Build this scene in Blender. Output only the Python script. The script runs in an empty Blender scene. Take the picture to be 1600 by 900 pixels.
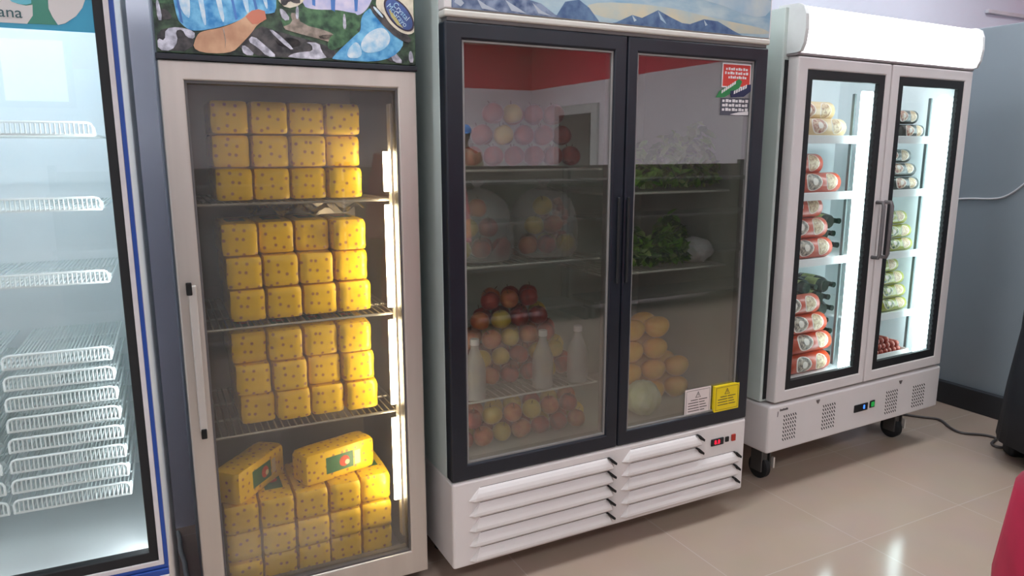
import bpy, bmesh, math, random
from mathutils import Vector, Matrix, Euler
random.seed(7)
SC = bpy.context.scene
COL = SC.collection
PI = math.pi

# ------------------------------------------------------------------ camera
H = 1.42
def make_camera():
    pitch, roll, yaw = .1875, -.0011, .4777
    F = Vector((math.sin(yaw)*math.cos(pitch), math.cos(yaw)*math.cos(pitch), -math.sin(pitch)))
    R = Vector((math.cos(yaw), -math.sin(yaw), 0)); U = R.cross(F)
    R2 = R*math.cos(roll)+U*math.sin(roll); U2 = U*math.cos(roll)-R*math.sin(roll)
    cd = bpy.data.cameras.new('camera'); co = bpy.data.objects.new('camera', cd); COL.objects.link(co)
    cd.sensor_width = 36; cd.lens = 1125.67/1600*36; cd.clip_start = .02; cd.clip_end = 60
    m = Matrix((R2, U2, -F)).transposed().to_4x4(); m.translation = (0, 0, H)
    co.matrix_world = m; SC.camera = co
make_camera()

# ------------------------------------------------------------------ world, exposure
SC.view_settings.view_transform = 'Standard'; SC.view_settings.look = 'None'
SC.view_settings.gamma = 1; SC.view_settings.use_curve_mapping = False
SC.view_settings.exposure = 0.05
w = bpy.data.worlds.new('world'); SC.world = w; w.use_nodes = True
w.node_tree.nodes['Background'].inputs[0].default_value = (.75, .85, 1, 1)
w.node_tree.nodes['Background'].inputs[1].default_value = .6
SC.cycles.use_denoising = True
SC.cycles.max_bounces = 12; SC.cycles.transparent_max_bounces = 24
SC.cycles.diffuse_bounces = 5; SC.cycles.glossy_bounces = 6
SC.cycles.caustics_reflective = False; SC.cycles.caustics_refractive = False
SC.cycles.sample_clamp_indirect = 4.0
CEIL_E = 16.0         # ceiling panels
WINDOW_E = 4.0        # daylight in the far window
HEADER_E = 4.0        # white lit header of the sausage fridge
LED_E = 10.0           # its door strips
WARM_E = 60.0         # warm strip of the steel fridge
F1_E = 42.0           # tube of the empty white fridge

# ------------------------------------------------------------------ materials
def lin(c):
    c = c/255.0
    return c/12.92 if c <= .04045 else ((c+.055)/1.055)**2.4
def rgb(c): return (lin(c[0]), lin(c[1]), lin(c[2]), 1)
MATS = {}
def M(name, col, rough=.5, metal=0, noise=.06, scale=9, bump=0, spec=.5, col2=None, stretch=None, coat=0, sss=0):
    if name in MATS: return MATS[name]
    m = bpy.data.materials.new(name); m.use_nodes = True; nt = m.node_tree; N = nt.nodes; L = nt.links
    b = N['Principled BSDF']
    b.inputs['Roughness'].default_value = rough; b.inputs['Metallic'].default_value = metal
    b.inputs['Specular IOR Level'].default_value = spec
    if coat: b.inputs['Coat Weight'].default_value = coat; b.inputs['Coat Roughness'].default_value = .08
    tc = N.new('ShaderNodeTexCoord'); nz = N.new('ShaderNodeTexNoise'); nz.inputs['Scale'].default_value = scale
    nz.inputs['Detail'].default_value = 4
    src = tc.outputs['Object']
    if stretch:
        mp = N.new('ShaderNodeMapping'); mp.inputs['Scale'].default_value = stretch; L.new(src, mp.inputs['Vector']); src = mp.outputs[0]
    L.new(src, nz.inputs['Vector'])
    cr = N.new('ShaderNodeValToRGB'); c = rgb(col)
    if col2 is None:
        lo = tuple(x*(1-noise) for x in c[:3])+(1,); hi = tuple(min(1, x*(1+noise)) for x in c[:3])+(1,)
    else: lo, hi = c, rgb(col2)
    cr.color_ramp.elements[0].color = lo; cr.color_ramp.elements[1].color = hi
    cr.color_ramp.elements[0].position = .35; cr.color_ramp.elements[1].position = .65
    L.new(nz.outputs['Fac'], cr.inputs['Fac']); L.new(cr.outputs['Color'], b.inputs['Base Color'])
    if bump:
        bp = N.new('ShaderNodeBump'); bp.inputs['Strength'].default_value = bump; bp.inputs['Distance'].default_value = .01
        L.new(nz.outputs['Fac'], bp.inputs['Height']); L.new(bp.outputs[0], b.inputs['Normal'])
    MATS[name] = m
    return m
def EM(name, col, strength):
    if name in MATS: return MATS[name]
    m = bpy.data.materials.new(name); m.use_nodes = True; nt = m.node_tree; N = nt.nodes
    N.remove(N['Principled BSDF']); e = N.new('ShaderNodeEmission')
    e.inputs[0].default_value = rgb(col); e.inputs[1].default_value = strength
    nt.links.new(e.outputs[0], N['Material Output'].inputs[0]); MATS[name] = m
    return m
def GLASS(name, tint=(235, 240, 240), gain=1.5, base=.0, rough=0.0, haze=0.0):
    """clear pane: transparent with a fresnel mirror on top and an optional thin film of dust"""
    if name in MATS: return MATS[name]
    m = bpy.data.materials.new(name); m.use_nodes = True; nt = m.node_tree; N = nt.nodes; L = nt.links
    N.remove(N['Principled BSDF'])
    tr = N.new('ShaderNodeBsdfTransparent'); tr.inputs[0].default_value = rgb(tint)
    gl = N.new('ShaderNodeBsdfGlossy'); gl.inputs['Roughness'].default_value = rough
    # Schlick reflectance from the angle of view, the same on both faces of the thin pane
    ge = N.new('ShaderNodeNewGeometry'); dt = N.new('ShaderNodeVectorMath'); dt.operation = 'DOT_PRODUCT'
    L.new(ge.outputs['Incoming'], dt.inputs[0]); L.new(ge.outputs['Normal'], dt.inputs[1])
    ab = N.new('ShaderNodeMath'); ab.operation = 'ABSOLUTE'; L.new(dt.outputs['Value'], ab.inputs[0])
    su = N.new('ShaderNodeMath'); su.operation = 'SUBTRACT'; su.inputs[0].default_value = 1; su.use_clamp = True; L.new(ab.outputs[0], su.inputs[1])
    pw = N.new('ShaderNodeMath'); pw.operation = 'POWER'; pw.inputs[1].default_value = 5; L.new(su.outputs[0], pw.inputs[0])
    fr = N.new('ShaderNodeMath'); fr.operation = 'MULTIPLY_ADD'; fr.inputs[1].default_value = .96; fr.inputs[2].default_value = .04; L.new(pw.outputs[0], fr.inputs[0])
    ma = N.new('ShaderNodeMath'); ma.operation = 'MULTIPLY_ADD'; ma.use_clamp = True
    ma.inputs[1].default_value = gain; ma.inputs[2].default_value = base
    L.new(fr.outputs[0], ma.inputs[0])
    body = tr.outputs[0]
    if haze:
        df = N.new('ShaderNodeBsdfDiffuse'); df.inputs[0].default_value = (.8, .82, .82, 1)
        mh = N.new('ShaderNodeMixShader'); nz = N.new('ShaderNodeTexNoise'); nz.inputs['Scale'].default_value = 3
        tc = N.new('ShaderNodeTexCoord'); L.new(tc.outputs['Object'], nz.inputs['Vector'])
        mm = N.new('ShaderNodeMath'); mm.operation = 'MULTIPLY'; mm.inputs[1].default_value = haze*2
        L.new(nz.outputs['Fac'], mm.inputs[0]); L.new(mm.outputs[0], mh.inputs[0])
        L.new(tr.outputs[0], mh.inputs[1]); L.new(df.outputs[0], mh.inputs[2]); body = mh.outputs[0]
    mx = N.new('ShaderNodeMixShader'); L.new(ma.outputs[0], mx.inputs[0])
    L.new(body, mx.inputs[1]); L.new(gl.outputs[0], mx.inputs[2])
    L.new(mx.outputs[0], N['Material Output'].inputs[0]); MATS[name] = m
    return m
def DOTTED(name, col, dot, scale, size, rough=.35, bump=.15):
    """printed film with round dots"""
    m = bpy.data.materials.new(name); m.use_nodes = True; nt = m.node_tree; N = nt.nodes; L = nt.links
    b = N['Principled BSDF']; b.inputs['Roughness'].default_value = rough
    tc = N.new('ShaderNodeTexCoord'); vo = N.new('ShaderNodeTexVoronoi'); vo.inputs['Scale'].default_value = scale
    vo.voronoi_dimensions = '2D'; vo.inputs['Randomness'].default_value = .6
    po = N.new('ShaderNodeSeparateXYZ'); L.new(tc.outputs['Object'], po.inputs[0])
    no = N.new('ShaderNodeSeparateXYZ'); L.new(tc.outputs['Normal'], no.inputs[0]); oi = N.new('ShaderNodeObjectInfo')
    def big(axis):
        a = N.new('ShaderNodeMath'); a.operation = 'ABSOLUTE'; L.new(no.outputs[axis], a.inputs[0])
        g_ = N.new('ShaderNodeMath'); g_.operation = 'GREATER_THAN'; g_.inputs[1].default_value = .7; L.new(a.outputs[0], g_.inputs[0]); return g_.outputs[0]
    def comb(a, b_):
        c_ = N.new('ShaderNodeCombineXYZ'); L.new(po.outputs[a], c_.inputs[0]); L.new(po.outputs[b_], c_.inputs[1]); return c_.outputs[0]
    m1 = N.new('ShaderNodeMix'); m1.data_type = 'VECTOR'; L.new(big('Y'), m1.inputs[0]); L.new(comb('Y', 'Z'), m1.inputs[4]); L.new(comb('X', 'Z'), m1.inputs[5])
    m2 = N.new('ShaderNodeMix'); m2.data_type = 'VECTOR'; L.new(big('Z'), m2.inputs[0]); L.new(m1.outputs[1], m2.inputs[4]); L.new(comb('X', 'Y'), m2.inputs[5])
    ad = N.new('ShaderNodeVectorMath'); ad.operation = 'ADD'; L.new(m2.outputs[1], ad.inputs[0]); L.new(oi.outputs['Location'], ad.inputs[1])
    L.new(ad.outputs[0], vo.inputs['Vector'])
    cr = N.new('ShaderNodeValToRGB'); cr.color_ramp.elements[0].position = size*.6; cr.color_ramp.elements[1].position = size
    cr.color_ramp.elements[0].color = rgb(dot); cr.color_ramp.elements[1].color = rgb(col)
    L.new(vo.outputs['Distance'], cr.inputs['Fac']); L.new(cr.outputs[0], b.inputs['Base Color'])
    nz = N.new('ShaderNodeTexNoise'); nz.inputs['Scale'].default_value = 22; L.new(tc.outputs['Object'], nz.inputs['Vector'])
    bp = N.new('ShaderNodeBump'); bp.inputs['Strength'].default_value = bump; bp.inputs['Distance'].default_value = .02
    L.new(nz.outputs['Fac'], bp.inputs['Height']); L.new(bp.outputs[0], b.inputs['Normal'])
    MATS[name] = m
    return m
def TILES(name):
    m = bpy.data.materials.new(name); m.use_nodes = True; nt = m.node_tree; N = nt.nodes; L = nt.links
    b = N['Principled BSDF']; b.inputs['Roughness'].default_value = .13; b.inputs['Specular IOR Level'].default_value = .5
    tc = N.new('ShaderNodeTexCoord'); br = N.new('ShaderNodeTexBrick'); br.offset = 0; br.squash = 1
    mp = N.new('ShaderNodeMapping'); mp.inputs['Location'].default_value = (.13, .22, 0); L.new(tc.outputs['Object'], mp.inputs['Vector'])
    L.new(mp.outputs[0], br.inputs['Vector'])
    br.inputs['Scale'].default_value = 1; br.inputs['Brick Width'].default_value = .6; br.inputs['Row Height'].default_value = .6
    br.inputs['Mortar Size'].default_value = .0018; br.inputs['Mortar Smooth'].default_value = .1
    br.inputs['Color1'].default_value = rgb((176, 156, 142)); br.inputs['Color2'].default_value = rgb((172, 152, 138))
    br.inputs['Mortar'].default_value = rgb((188, 172, 160))
    nz = N.new('ShaderNodeTexNoise'); nz.inputs['Scale'].default_value = 5; nz.inputs['Detail'].default_value = 6
    L.new(tc.outputs['Object'], nz.inputs['Vector'])
    mx = N.new('ShaderNodeMix'); mx.data_type = 'RGBA'; mx.blend_type = 'MULTIPLY'; mx.inputs['Factor'].default_value = .14
    L.new(br.outputs['Color'], mx.inputs[6]); L.new(nz.outputs['Color'], mx.inputs[7]); L.new(mx.outputs[2], b.inputs['Base Color'])
    MATS[name] = m
    return m
def TWOBAND(name, low, high, z):
    """wall paint: one colour below height z, another above"""
    m = M(name, low, .7, noise=.02); nt = m.node_tree; N = nt.nodes; L = nt.links
    b = N['Principled BSDF']; tc = N.new('ShaderNodeTexCoord'); sp = N.new('ShaderNodeSeparateXYZ'); L.new(tc.outputs['Object'], sp.inputs[0])
    gt = N.new('ShaderNodeMath'); gt.operation = 'GREATER_THAN'; gt.inputs[1].default_value = z; L.new(sp.outputs['Z'], gt.inputs[0])
    mx = N.new('ShaderNodeMix'); mx.data_type = 'RGBA'; L.new(gt.outputs[0], mx.inputs['Factor'])
    mx.inputs[6].default_value = rgb(low); mx.inputs[7].default_value = rgb(high); L.new(mx.outputs[2], b.inputs['Base Color'])
    return m

white = M('white_enamel', (226, 220, 219), .38, noise=.015)
white4 = M('white_powder_coat', (214, 208, 208), .4, noise=.015)
side3 = M('white_side_sheet', (196, 206, 202), .45, noise=.02)
liner_w = M('white_liner', (232, 238, 240), .35, noise=.015)
liner_g = M('grey_liner', (176, 180, 172), .45, noise=.03)
liner_st = M('steel_liner', (120, 112, 104), .28, .7, noise=.08, stretch=(1, 1, .1))
black = M('black_frame', (27, 32, 42), .32, noise=.12)
rubber = M('black_rubber', (22, 24, 28), .6, noise=.15)
dark = M('dark_recess', (18, 17, 17), .8, noise=.1)
steel = M('brushed_steel', (208, 200, 192), .36, .55, noise=.06, scale=14, stretch=(1, 1, .08))
steel_side = M('steel_side', (158, 168, 174), .42, .25, noise=.06, scale=4)
alu = M('aluminium', (214, 208, 202), .35, .4, noise=.03)
wire_w = M('white_wire', (228, 236, 236), .4, noise=.02)
wire_s = M('steel_wire', (150, 146, 140), .35, .6, noise=.05)
blue_st = M('blue_stripe', (34, 74, 156), .4, noise=.04)
cyan = M('cyan_print', (62, 168, 206), .35, noise=.04)
glass = GLASS('door_glass', (236, 242, 241), 1.25, .0, 0, .012)
glass3 = GLASS('dark_fridge_glass', (238, 240, 238), 2.2, .12, 0, .012)
glass_clear = GLASS('clear_glass', (250, 252, 252), .8, 0, 0, 0)
film = GLASS('clear_film', (236, 236, 232), 1.2, .02, .08, .06)
bagfilm = GLASS('bag_film', (252, 251, 252), .3, .02, .25, .24)

# ------------------------------------------------------------------ mesh helpers
class MB:
    def __init__(s): s.bm = bmesh.new()
    def _mi(s, f0, m):
        for f in list(s.bm.faces)[f0:]: f.material_index = m
    def box(s, x0, x1, y0, y1, z0, z1, m=0, bev=0, seg=2):
        f0 = len(s.bm.faces)
        t = bmesh.new(); bmesh.ops.create_cube(t, size=1)
        for v in t.verts: v.co = ((x0+x1)/2+v.co.x*(x1-x0), (y0+y1)/2+v.co.y*(y1-y0), (z0+z1)/2+v.co.z*(z1-z0))
        if bev: bmesh.ops.bevel(t, geom=list(t.edges), offset=bev, segments=seg, affect='EDGES', profile=.5)
        s.merge(t, m); return s
    def merge(s, t, m=None, M4=None):
        me = bpy.data.meshes.new('tmp'); t.to_mesh(me); t.free()
        s.merge_mesh(me, m, M4); bpy.data.meshes.remove(me)
    def merge_mesh(s, me, m=None, M4=None):
        if M4 is not None: me.transform(M4)
        f0 = len(s.bm.faces); s.bm.from_mesh(me); s.bm.faces.ensure_lookup_table()
        if m is not None:
            for i in range(f0, len(s.bm.faces)): s.bm.faces[i].material_index = m
    def tube(s, pts, r, m=0, n=6, closed=False):
        pts = [Vector(p) for p in pts]; k = len(pts); rings = []
        rr = r if isinstance(r, (list, tuple)) else [r]*k
        up = None
        for i, p in enumerate(pts):
            a = pts[i-1] if (i > 0 or closed) else p
            b = pts[(i+1) % k] if (i < k-1 or closed) else p
            t = (b-a).normalized()
            if up is None:
                up = Vector((0, 0, 1)) if abs(t.z) < .9 else Vector((1, 0, 0))
            x = t.cross(up)
            if x.length < 1e-4: x = t.cross(Vector((0, 1, .3)))
            x.normalize(); y = x.cross(t).normalized(); up = y
            rings.append([s.bm.verts.new(p+(x*math.cos(2*PI*j/n)+y*math.sin(2*PI*j/n))*rr[i]) for j in range(n)])
        rng = k if closed else k-1
        for i in range(rng):
            A, B = rings[i], rings[(i+1) % k]
            for j in range(n):
                f = s.bm.faces.new((A[j], A[(j+1) % n], B[(j+1) % n], B[j])); f.material_index = m
        if not closed:
            for q in (rings[0][::-1], rings[-1]):
                f = s.bm.faces.new(q); f.material_index = m
        return s
    def bar(s, a, b, r, m=0, n=5): return s.tube([a, b], r, m, n)
    def lathe(s, prof, c=(0, 0, 0), axis='z', n=20, m=0, mfun=None):
        c = Vector(c); rings = []
        def P(r, h, a):
            x, y = r*math.cos(a), r*math.sin(a)
            return c+Vector({'z': (x, y, h), 'x': (h, x, y), 'y': (y, h, x)}[axis])
        for r, h in prof:
            if r < 1e-6: rings.append([s.bm.verts.new(P(0, h, 0))])
            else: rings.append([s.bm.verts.new(P(r, h, 2*PI*j/n)) for j in range(n)])
        for i in range(len(rings)-1):
            A, B = rings[i], rings[i+1]; mm = mfun(i) if mfun else m
            for j in range(n):
                q = ([A[0]] if len(A) == 1 else [A[j], A[(j+1) % n]])+([B[0]] if len(B) == 1 else [B[(j+1) % n], B[j]])
                if len(q) >= 3:
                    f = s.bm.faces.new(q); f.material_index = mm
        for q, rev in ((rings[0], True), (rings[-1], False)):
            if len(q) > 1:
                f = s.bm.faces.new(q[::-1] if rev else q); f.material_index = mfun(0) if mfun else m
        return s
    def prism(s, uz, d0, d1, m=0):
        """polygon in the u-z plane, front at depth d0, back at d1"""
        A = [s.bm.verts.new((u, d0, z)) for u, z in uz]; B = [s.bm.verts.new((u, d1, z)) for u, z in uz]; n = len(uz)
        for q in (A, B[::-1]):
            f = s.bm.faces.new(q); f.material_index = m
        for i in range(n):
            f = s.bm.faces.new((A[(i+1) % n], A[i], B[i], B[(i+1) % n])); f.material_index = m
        return s
    def prism_x(s, yz, x0, x1, m=0):
        A = [s.bm.verts.new((x0, y, z)) for y, z in yz]; B = [s.bm.verts.new((x1, y, z)) for y, z in yz]; n = len(yz)
        for q in (A, B[::-1]):
            f = s.bm.faces.new(q); f.material_index = m
        for i in range(n):
            f = s.bm.faces.new((A[(i+1) % n], A[i], B[i], B[(i+1) % n])); f.material_index = m
        return s
    def ring(s, o, i, d0, d1, m=0, bev=.004):
        """rectangular frame: o and i are (u0,u1,z0,z1); mitred corners"""
        t = bmesh.new()
        R = lambda q, d: [t.verts.new(p) for p in ((q[0], d, q[2]), (q[1], d, q[2]), (q[1], d, q[3]), (q[0], d, q[3]))]
        of, inf, ob, ib = R(o, d0), R(i, d0), R(o, d1), R(i, d1); oe = []
        for k in range(4):
            l = (k+1) % 4
            t.faces.new((of[k], of[l], inf[l], inf[k])); t.faces.new((ob[l], ob[k], ib[k], ib[l]))
            t.faces.new((of[l], of[k], ob[k], ob[l])); t.faces.new((inf[k], inf[l], ib[l], ib[k]))
        if bev:
            es = [e for e in t.edges if all(v in of+inf for v in e.verts) and len(set(v in of for v in e.verts)) == 1]
            es += [e for e in t.edges if (e.verts[0] in of and e.verts[1] in ob) or (e.verts[1] in of and e.verts[0] in ob)]
            bmesh.ops.bevel(t, geom=es, offset=bev, segments=2, affect='EDGES', profile=.5)
        s.merge(t, m); return s
    def text(s, body, size, M4, m=0, ext=.0004, align='CENTER', wx=1.0):
        cu = bpy.data.curves.new('t', 'FONT'); cu.body = body; cu.size = size; cu.extrude = ext; cu.align_x = align; cu.align_y = 'CENTER'
        ob = bpy.data.objects.new('t', cu); COL.objects.link(ob); bpy.context.view_layer.update()
        me = bpy.data.meshes.new_from_object(ob.evaluated_get(bpy.context.evaluated_depsgraph_get()))
        s.merge_mesh(me, m, M4 @ Matrix.Diagonal((wx, 1, 1, 1)))
        bpy.data.objects.remove(ob); bpy.data.curves.remove(cu); bpy.data.meshes.remove(me); return s
    def build(s, name, mats, parent=None, smooth=False, kind=None):
        bmesh.ops.recalc_face_normals(s.bm, faces=s.bm.faces)
        me = bpy.data.meshes.new(name); s.bm.to_mesh(me); s.bm.free()
        for m in (mats if isinstance(mats, (list, tuple)) else [mats]): me.materials.append(m)
        if smooth:
            me.polygons.foreach_set('use_smooth', [True]*len(me.polygons))
            try: me.set_sharp_from_angle(angle=math.radians(42))
            except Exception: pass
        o = bpy.data.objects.new(name, me); COL.objects.link(o)
        if parent: o.parent = parent
        if kind: o['kind'] = kind
        return o
def tag(o, label, cat, group=None):
    o['label'] = label; o['category'] = cat
    if group: o['group'] = group
    return o
def thing(name, label, cat, loc, rz=0, group=None):
    o = bpy.data.objects.new(name, None); COL.objects.link(o); o.empty_display_size = .1
    o.location = loc; o.rotation_euler = (0, 0, rz); return tag(o, label, cat, group)
def copy_tree(o, parent=None):
    c = o.copy(); COL.objects.link(c)
    if parent: c.parent = parent
    for ch in list(o.children): copy_tree(ch, c)
    return c
def lab(o, label): o['label'] = label; return o
TEXT_UZ = Matrix(((1, 0, 0, 0), (0, 0, -1, 0), (0, 1, 0, 0), (0, 0, 0, 1)))   # text plane onto the u-z plane, facing -depth
def text_at(u, d, z, rot=0): return Matrix.Translation((u, d, z)) @ TEXT_UZ @ Matrix.Rotation(rot, 4, 'Z')

def chaikin(p, n=2):
    for _ in range(n):
        q = []
        for a, b_ in zip(p, p[1:]+p[:1]): q += [(a[0]*.75+b_[0]*.25, a[1]*.75+b_[1]*.25), (a[0]*.25+b_[0]*.75, a[1]*.25+b_[1]*.75)]
        p = q
    return p
class Frame:
    """a fridge's own axes: u along its front, d into its depth, z up"""
    def __init__(s, x, y, t): s.x, s.y, s.t = x, y, t
    def at(s, u, d, z):
        return Vector((s.x+u*math.cos(s.t)-d*math.sin(s.t), s.y+u*math.sin(s.t)+d*math.cos(s.t), z))
K1 = .87             # fridge 1 stands forward of its neighbour
FR1 = Frame(-.0097*K1, 2.0557*K1, -.0441); FR2 = Frame(.0755, 2.0697, -.0184); FR3 = Frame(.8054, 1.967, 0); FR4 = Frame(2.2188, 2.0, .0321)

# ------------------------------------------------------------------ the room
X0, X1, Y0, Y1, ZC = -3.2, 5.5, -6.0, 2.85, 3.1
def struct(name, mb, m): return mb.build(name, m, kind='structure')
struct('floor', MB().box(X0-.1, X1+.1, Y0-.1, Y1+.1, -.1, 0), TILES('floor_tiles'))
struct('ceiling', MB().box(X0-.1, X1+.1, Y0-.1, Y1+.1, ZC, ZC+.1), M('ceiling_white', (228, 226, 226), .8, noise=.01))
struct('wall_back', MB().box(X0-.1, X1+.1, Y1, Y1+.1, 0, ZC), M('back_wall_paint', (206, 208, 222), .75, noise=.02, scale=3))
struct('wall_left', MB().box(X0-.1, X0, Y0, Y1, 0, ZC), M('left_wall_paint', (216, 214, 216), .75, noise=.02))
red_white = TWOBAND('white_wall_with_red_band', (238, 230, 238), (216, 50, 74), 2.33)
struct('wall_right', MB().box(X1, X1+.1, Y0, Y1, 0, ZC), red_white)
mw = MB()
mw.box(X0-.1, -2.6, Y0-.1, Y0, 0, ZC).box(-1.2, X1+.1, Y0-.1, Y0, 0, ZC).box(-2.6, -1.2, Y0-.1, Y0, 0, 1.9).box(-2.6, -1.2, Y0-.1, Y0, 2.7, ZC)
struct('wall_front', mw, red_white)
wf = MB(); wf.ring((-2.6, -1.2, 1.9, 2.7), (-2.53, -1.27, 1.97, 2.63), Y0-.08, Y0+.02); wf.box(-1.92, -1.88, Y0-.07, Y0+.01, 1.97, 2.63)
win = struct('window_1', wf, M('window_frame_grey', (150, 150, 150), .4))
MB().box(-2.53, -1.27, Y0-.05, Y0-.04, 1.97, 2.63).build('pane', EM('bright_day_outside', (225, 238, 255), WINDOW_E), win)
# door in the far right wall (seen mirrored in the glass)
dr = MB(); dr.box(X1-.04, X1, -5.25, -4.15, 0, 2.05, 0, .006)
d1 = struct('door_1', dr, M('door_frame_white', (200, 200, 200), .5))
MB().box(X1-.055, X1-.04, -5.10, -4.30, .02, 1.92, 0, .004).build('door_panel', M('door_panel_brown', (88, 78, 74), .5), d1)
MB().tube([(X1-.055, -5.03, 1.0), (X1-.11, -5.03, 1.0), (X1-.11, -4.91, 1.0)], .011, 0, 8).build('door_handle', alu, d1, True)
# grey partition right of the last fridge
grey = M('grey_wall_paint', (142, 152, 159), .5, noise=.03, scale=3)
struct('wall_partition', MB().box(4.04, 4.14, 1.0, Y1, 0, 2.056, 0, .004), grey)
struct('baseboard_right', MB().box(4.0, 4.04, 1.0, Y1, 0, .125, 0, .004), M('dark_skirting', (40, 42, 46), .5))
struct('trim_1', MB().box(4.80, X1, Y1-.025, Y1, 2.262, 2.285, 0, .004), M('grey_trunking', (196, 194, 200), .5))

# unseen shelving added behind the viewer so the glass mirrors something dark
def gondola(x, y, where, top=1.34):
    t = thing('added_shelf', 'dark grey shop shelving unit behind the viewer, %s' % where, 'shelf', (x, y, 0), 0, 'shop shelving')
    g = M('shelf_dark_grey', (74, 70, 70), .5)
    MB().box(-.98, .98, -.012, .012, .02, top-.04, 0, .003).build('back_panel', M('shelf_back_brown', (92, 78, 72), .6, noise=.15), t)
    for k in (-1, 1): MB().box(k*1.0-.02, k*1.0+.02, -.40, .40, 0, .10, 0, .004).box(k*1.0-.02, k*1.0+.02, -.03, .03, .10, top, 0, .004).build('upright', g, t)
    for z in (.12, .48, .84)+((1.16,) if top > 1.2 else ()): MB().box(-.98, .98, -.38, .38, z, z+.025, 0, .004).build('shelf', g, t)
gondola(.27, -1.5, 'left one'); gondola(2.34, -1.5, 'middle one'); gondola(4.41, -1.5, 'one at the right wall')

# ceiling panels (outside the frame; they light the shop)
def ceiling_panel(x, y, k):
    t = thing('ceiling_light', 'recessed white ceiling light panel %s' % k, 'light', (x, y, ZC), 0, 'ceiling light panels')
    f = MB()
    for a in ((-.62, .62, -.32, -.29), (-.62, .62, .29, .32), (-.62, -.59, -.29, .29), (.59, .62, -.29, .29)): f.box(a[0], a[1], a[2], a[3], -.03, 0, 0, .003)
    f.build('frame', M('panel_frame', (220, 220, 220), .5), t)
    MB().box(-.59, .59, -.29, .29, -.022, -.012).build('diffuser', EM('panel_light', (246, 252, 255), CEIL_E), t)
for y, b_ in ((1.70, 'nearest the fridges'), (-1.2, 'in the middle of the shop'), (-4.0, 'near the far wall')):
    for x, a_ in ((-1.6, 'left'), (1.0, 'centre'), (3.7, 'right')): ceiling_panel(x, y, '%s, %s one of the row' % (b_, a_))

# ------------------------------------------------------------------ fridge building blocks
def carcass(root, u0, u1, d0, d1, z0, z1, th, mo, ml, divider=None):
    b = MB()
    b.box(u0, u0+th, d0, d1, z0, z1, 0, .004).box(u1-th, u1, d0, d1, z0, z1, 0, .004)
    b.box(u0+th, u1-th, d0, d1, z1-th, z1).box(u0+th, u1-th, d0, d1, z0, z0+th).box(u0+th, u1-th, d1-th, d1, z0+th, z1-th)
    b.build('cabinet', mo, root)
    a, c, e, f, g = u0+th, u1-th, z0+th, z1-th, d1-th
    l = MB(); q = .003
    l.box(a, a+q, d0+.002, g, e, f).box(c-q, c, d0+.002, g, e, f).box(a, c, g-q, g, e, f).box(a, c, d0+.002, g, e, e+q).box(a, c, d0+.002, g, f-q, f)
    return l.build('liner', ml, root)
def wire_shelf(root, u0, u1, d0, d1, z, n, m, r=.0022, lip=0, cross=2, name='wire_shelf'):
    b = MB(); R = r*1.7
    b.tube([(u0, d0, z), (u1, d0, z), (u1, d1, z), (u0, d1, z)], R, 0, 6, True)
    for k in range(1, n): 
        u = u0+(u1-u0)*k/n; b.bar((u, d0, z+r), (u, d1, z+r), r, 0, 4)
    for k in range(1, cross+1):
        d = d0+(d1-d0)*k/(cross+1); b.bar((u0, d, z-r), (u1, d, z-r), R, 0, 5)
    if lip:
        c = .012
        b.tube([(u0, d0, z), (u0, d0, z+lip-c), (u0+c*.3, d0, z+lip-c*.3), (u0+c, d0, z+lip), (u1-c, d0, z+lip), (u1-c*.3, d0, z+lip-c*.3), (u1, d0, z+lip-c), (u1, d0, z)], R, 0, 6)
        b.tube([(u1, d0, z+lip-c), (u1, d0+.03, z+lip-c), (u1, d0+.05, z)], R, 0, 5)
        for k in range(1, n): 
            u = u0+(u1-u0)*k/n; b.bar((u, d0, z), (u, d0, z+lip), r, 0, 4)
    return b.build(name, m, root, True)
def caster(root, u, d, top, r=.052):
    b = MB(); b.box(u-.045, u+.045, d-.045, d+.045, top-.012, top, 0, .003); b.lathe([(.02, r+.03), (.02, top-.01)], (u, d, 0), 'z', 10)
    b.box(u-.03, u-.022, d-.02, d+.04, r-.012, top-.02, 0, .002).box(u+.022, u+.03, d-.02, d+.04, r-.012, top-.02, 0, .002).box(u-.03, u+.03, d-.02, d+.03, top-.03, top-.02)
    c = b.build('caster', M('caster_steel', (92, 92, 92), .4, .6), root)
    MB().lathe([(.012, -.017), (r*.8, -.017), (r, -.011), (r, .011), (r*.8, .017), (.012, .017)], (u, d+.015, r), 'x', 22).build('wheel', rubber, c, True)
    MB().box(u+.03, u+.04, d-.035, d-.02, r, r+.05, 0, .002).build('brake_lever', alu, c)

# ------------------------------------------------------------------ fridge 1: empty white fridge at the left edge
f1 = thing('display_fridge', 'empty white fridge with blue stripe and cyan sign at the left edge', 'fridge', FR1.at(0, 0, H*(1-K1)), FR1.t); f1.scale = (K1, K1, K1); Z1 = -H*(1-K1)/K1
carcass(f1, -.70, 0, .03, .74, .29, 2.0, .035, M('pale_blue_side', (222, 230, 238), .4, noise=.02), liner_w)
b = MB(); b.box(-.70, 0, .0, .74, Z1+.08, .286, 0, .006); b.box(-.70, 0, -.003, .02, .2, .286, 1, .003); b.box(-.70, 0, -.0045, .02, .255, .268, 0, .001)
b.build('base', [white, blue_st], f1)
fd = MB(); fd.ring((-.70, 0, .288, 2.0), (-.690, -.010, .298, 1.99), 0, .03, 1, .002)
fd.ring((-.690, -.010, .298, 1.99), (-.679, -.0225, .312, 1.978), .0, .03, 0, .002)
fdo = fd.build('door', [M('stripe_white', (218, 214, 218), .4), blue_st], f1)
MB().ring((-.679, -.0225, .312, 1.978), (-.655, -.045, .340, 1.955), .003, .032, 0, .002).build('gasket', rubber, fdo)
lab(MB().box(-.655, -.045, .014, .018, .340, 1.955).build('glass', glass_clear, fdo), 'clear door glass')
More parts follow.
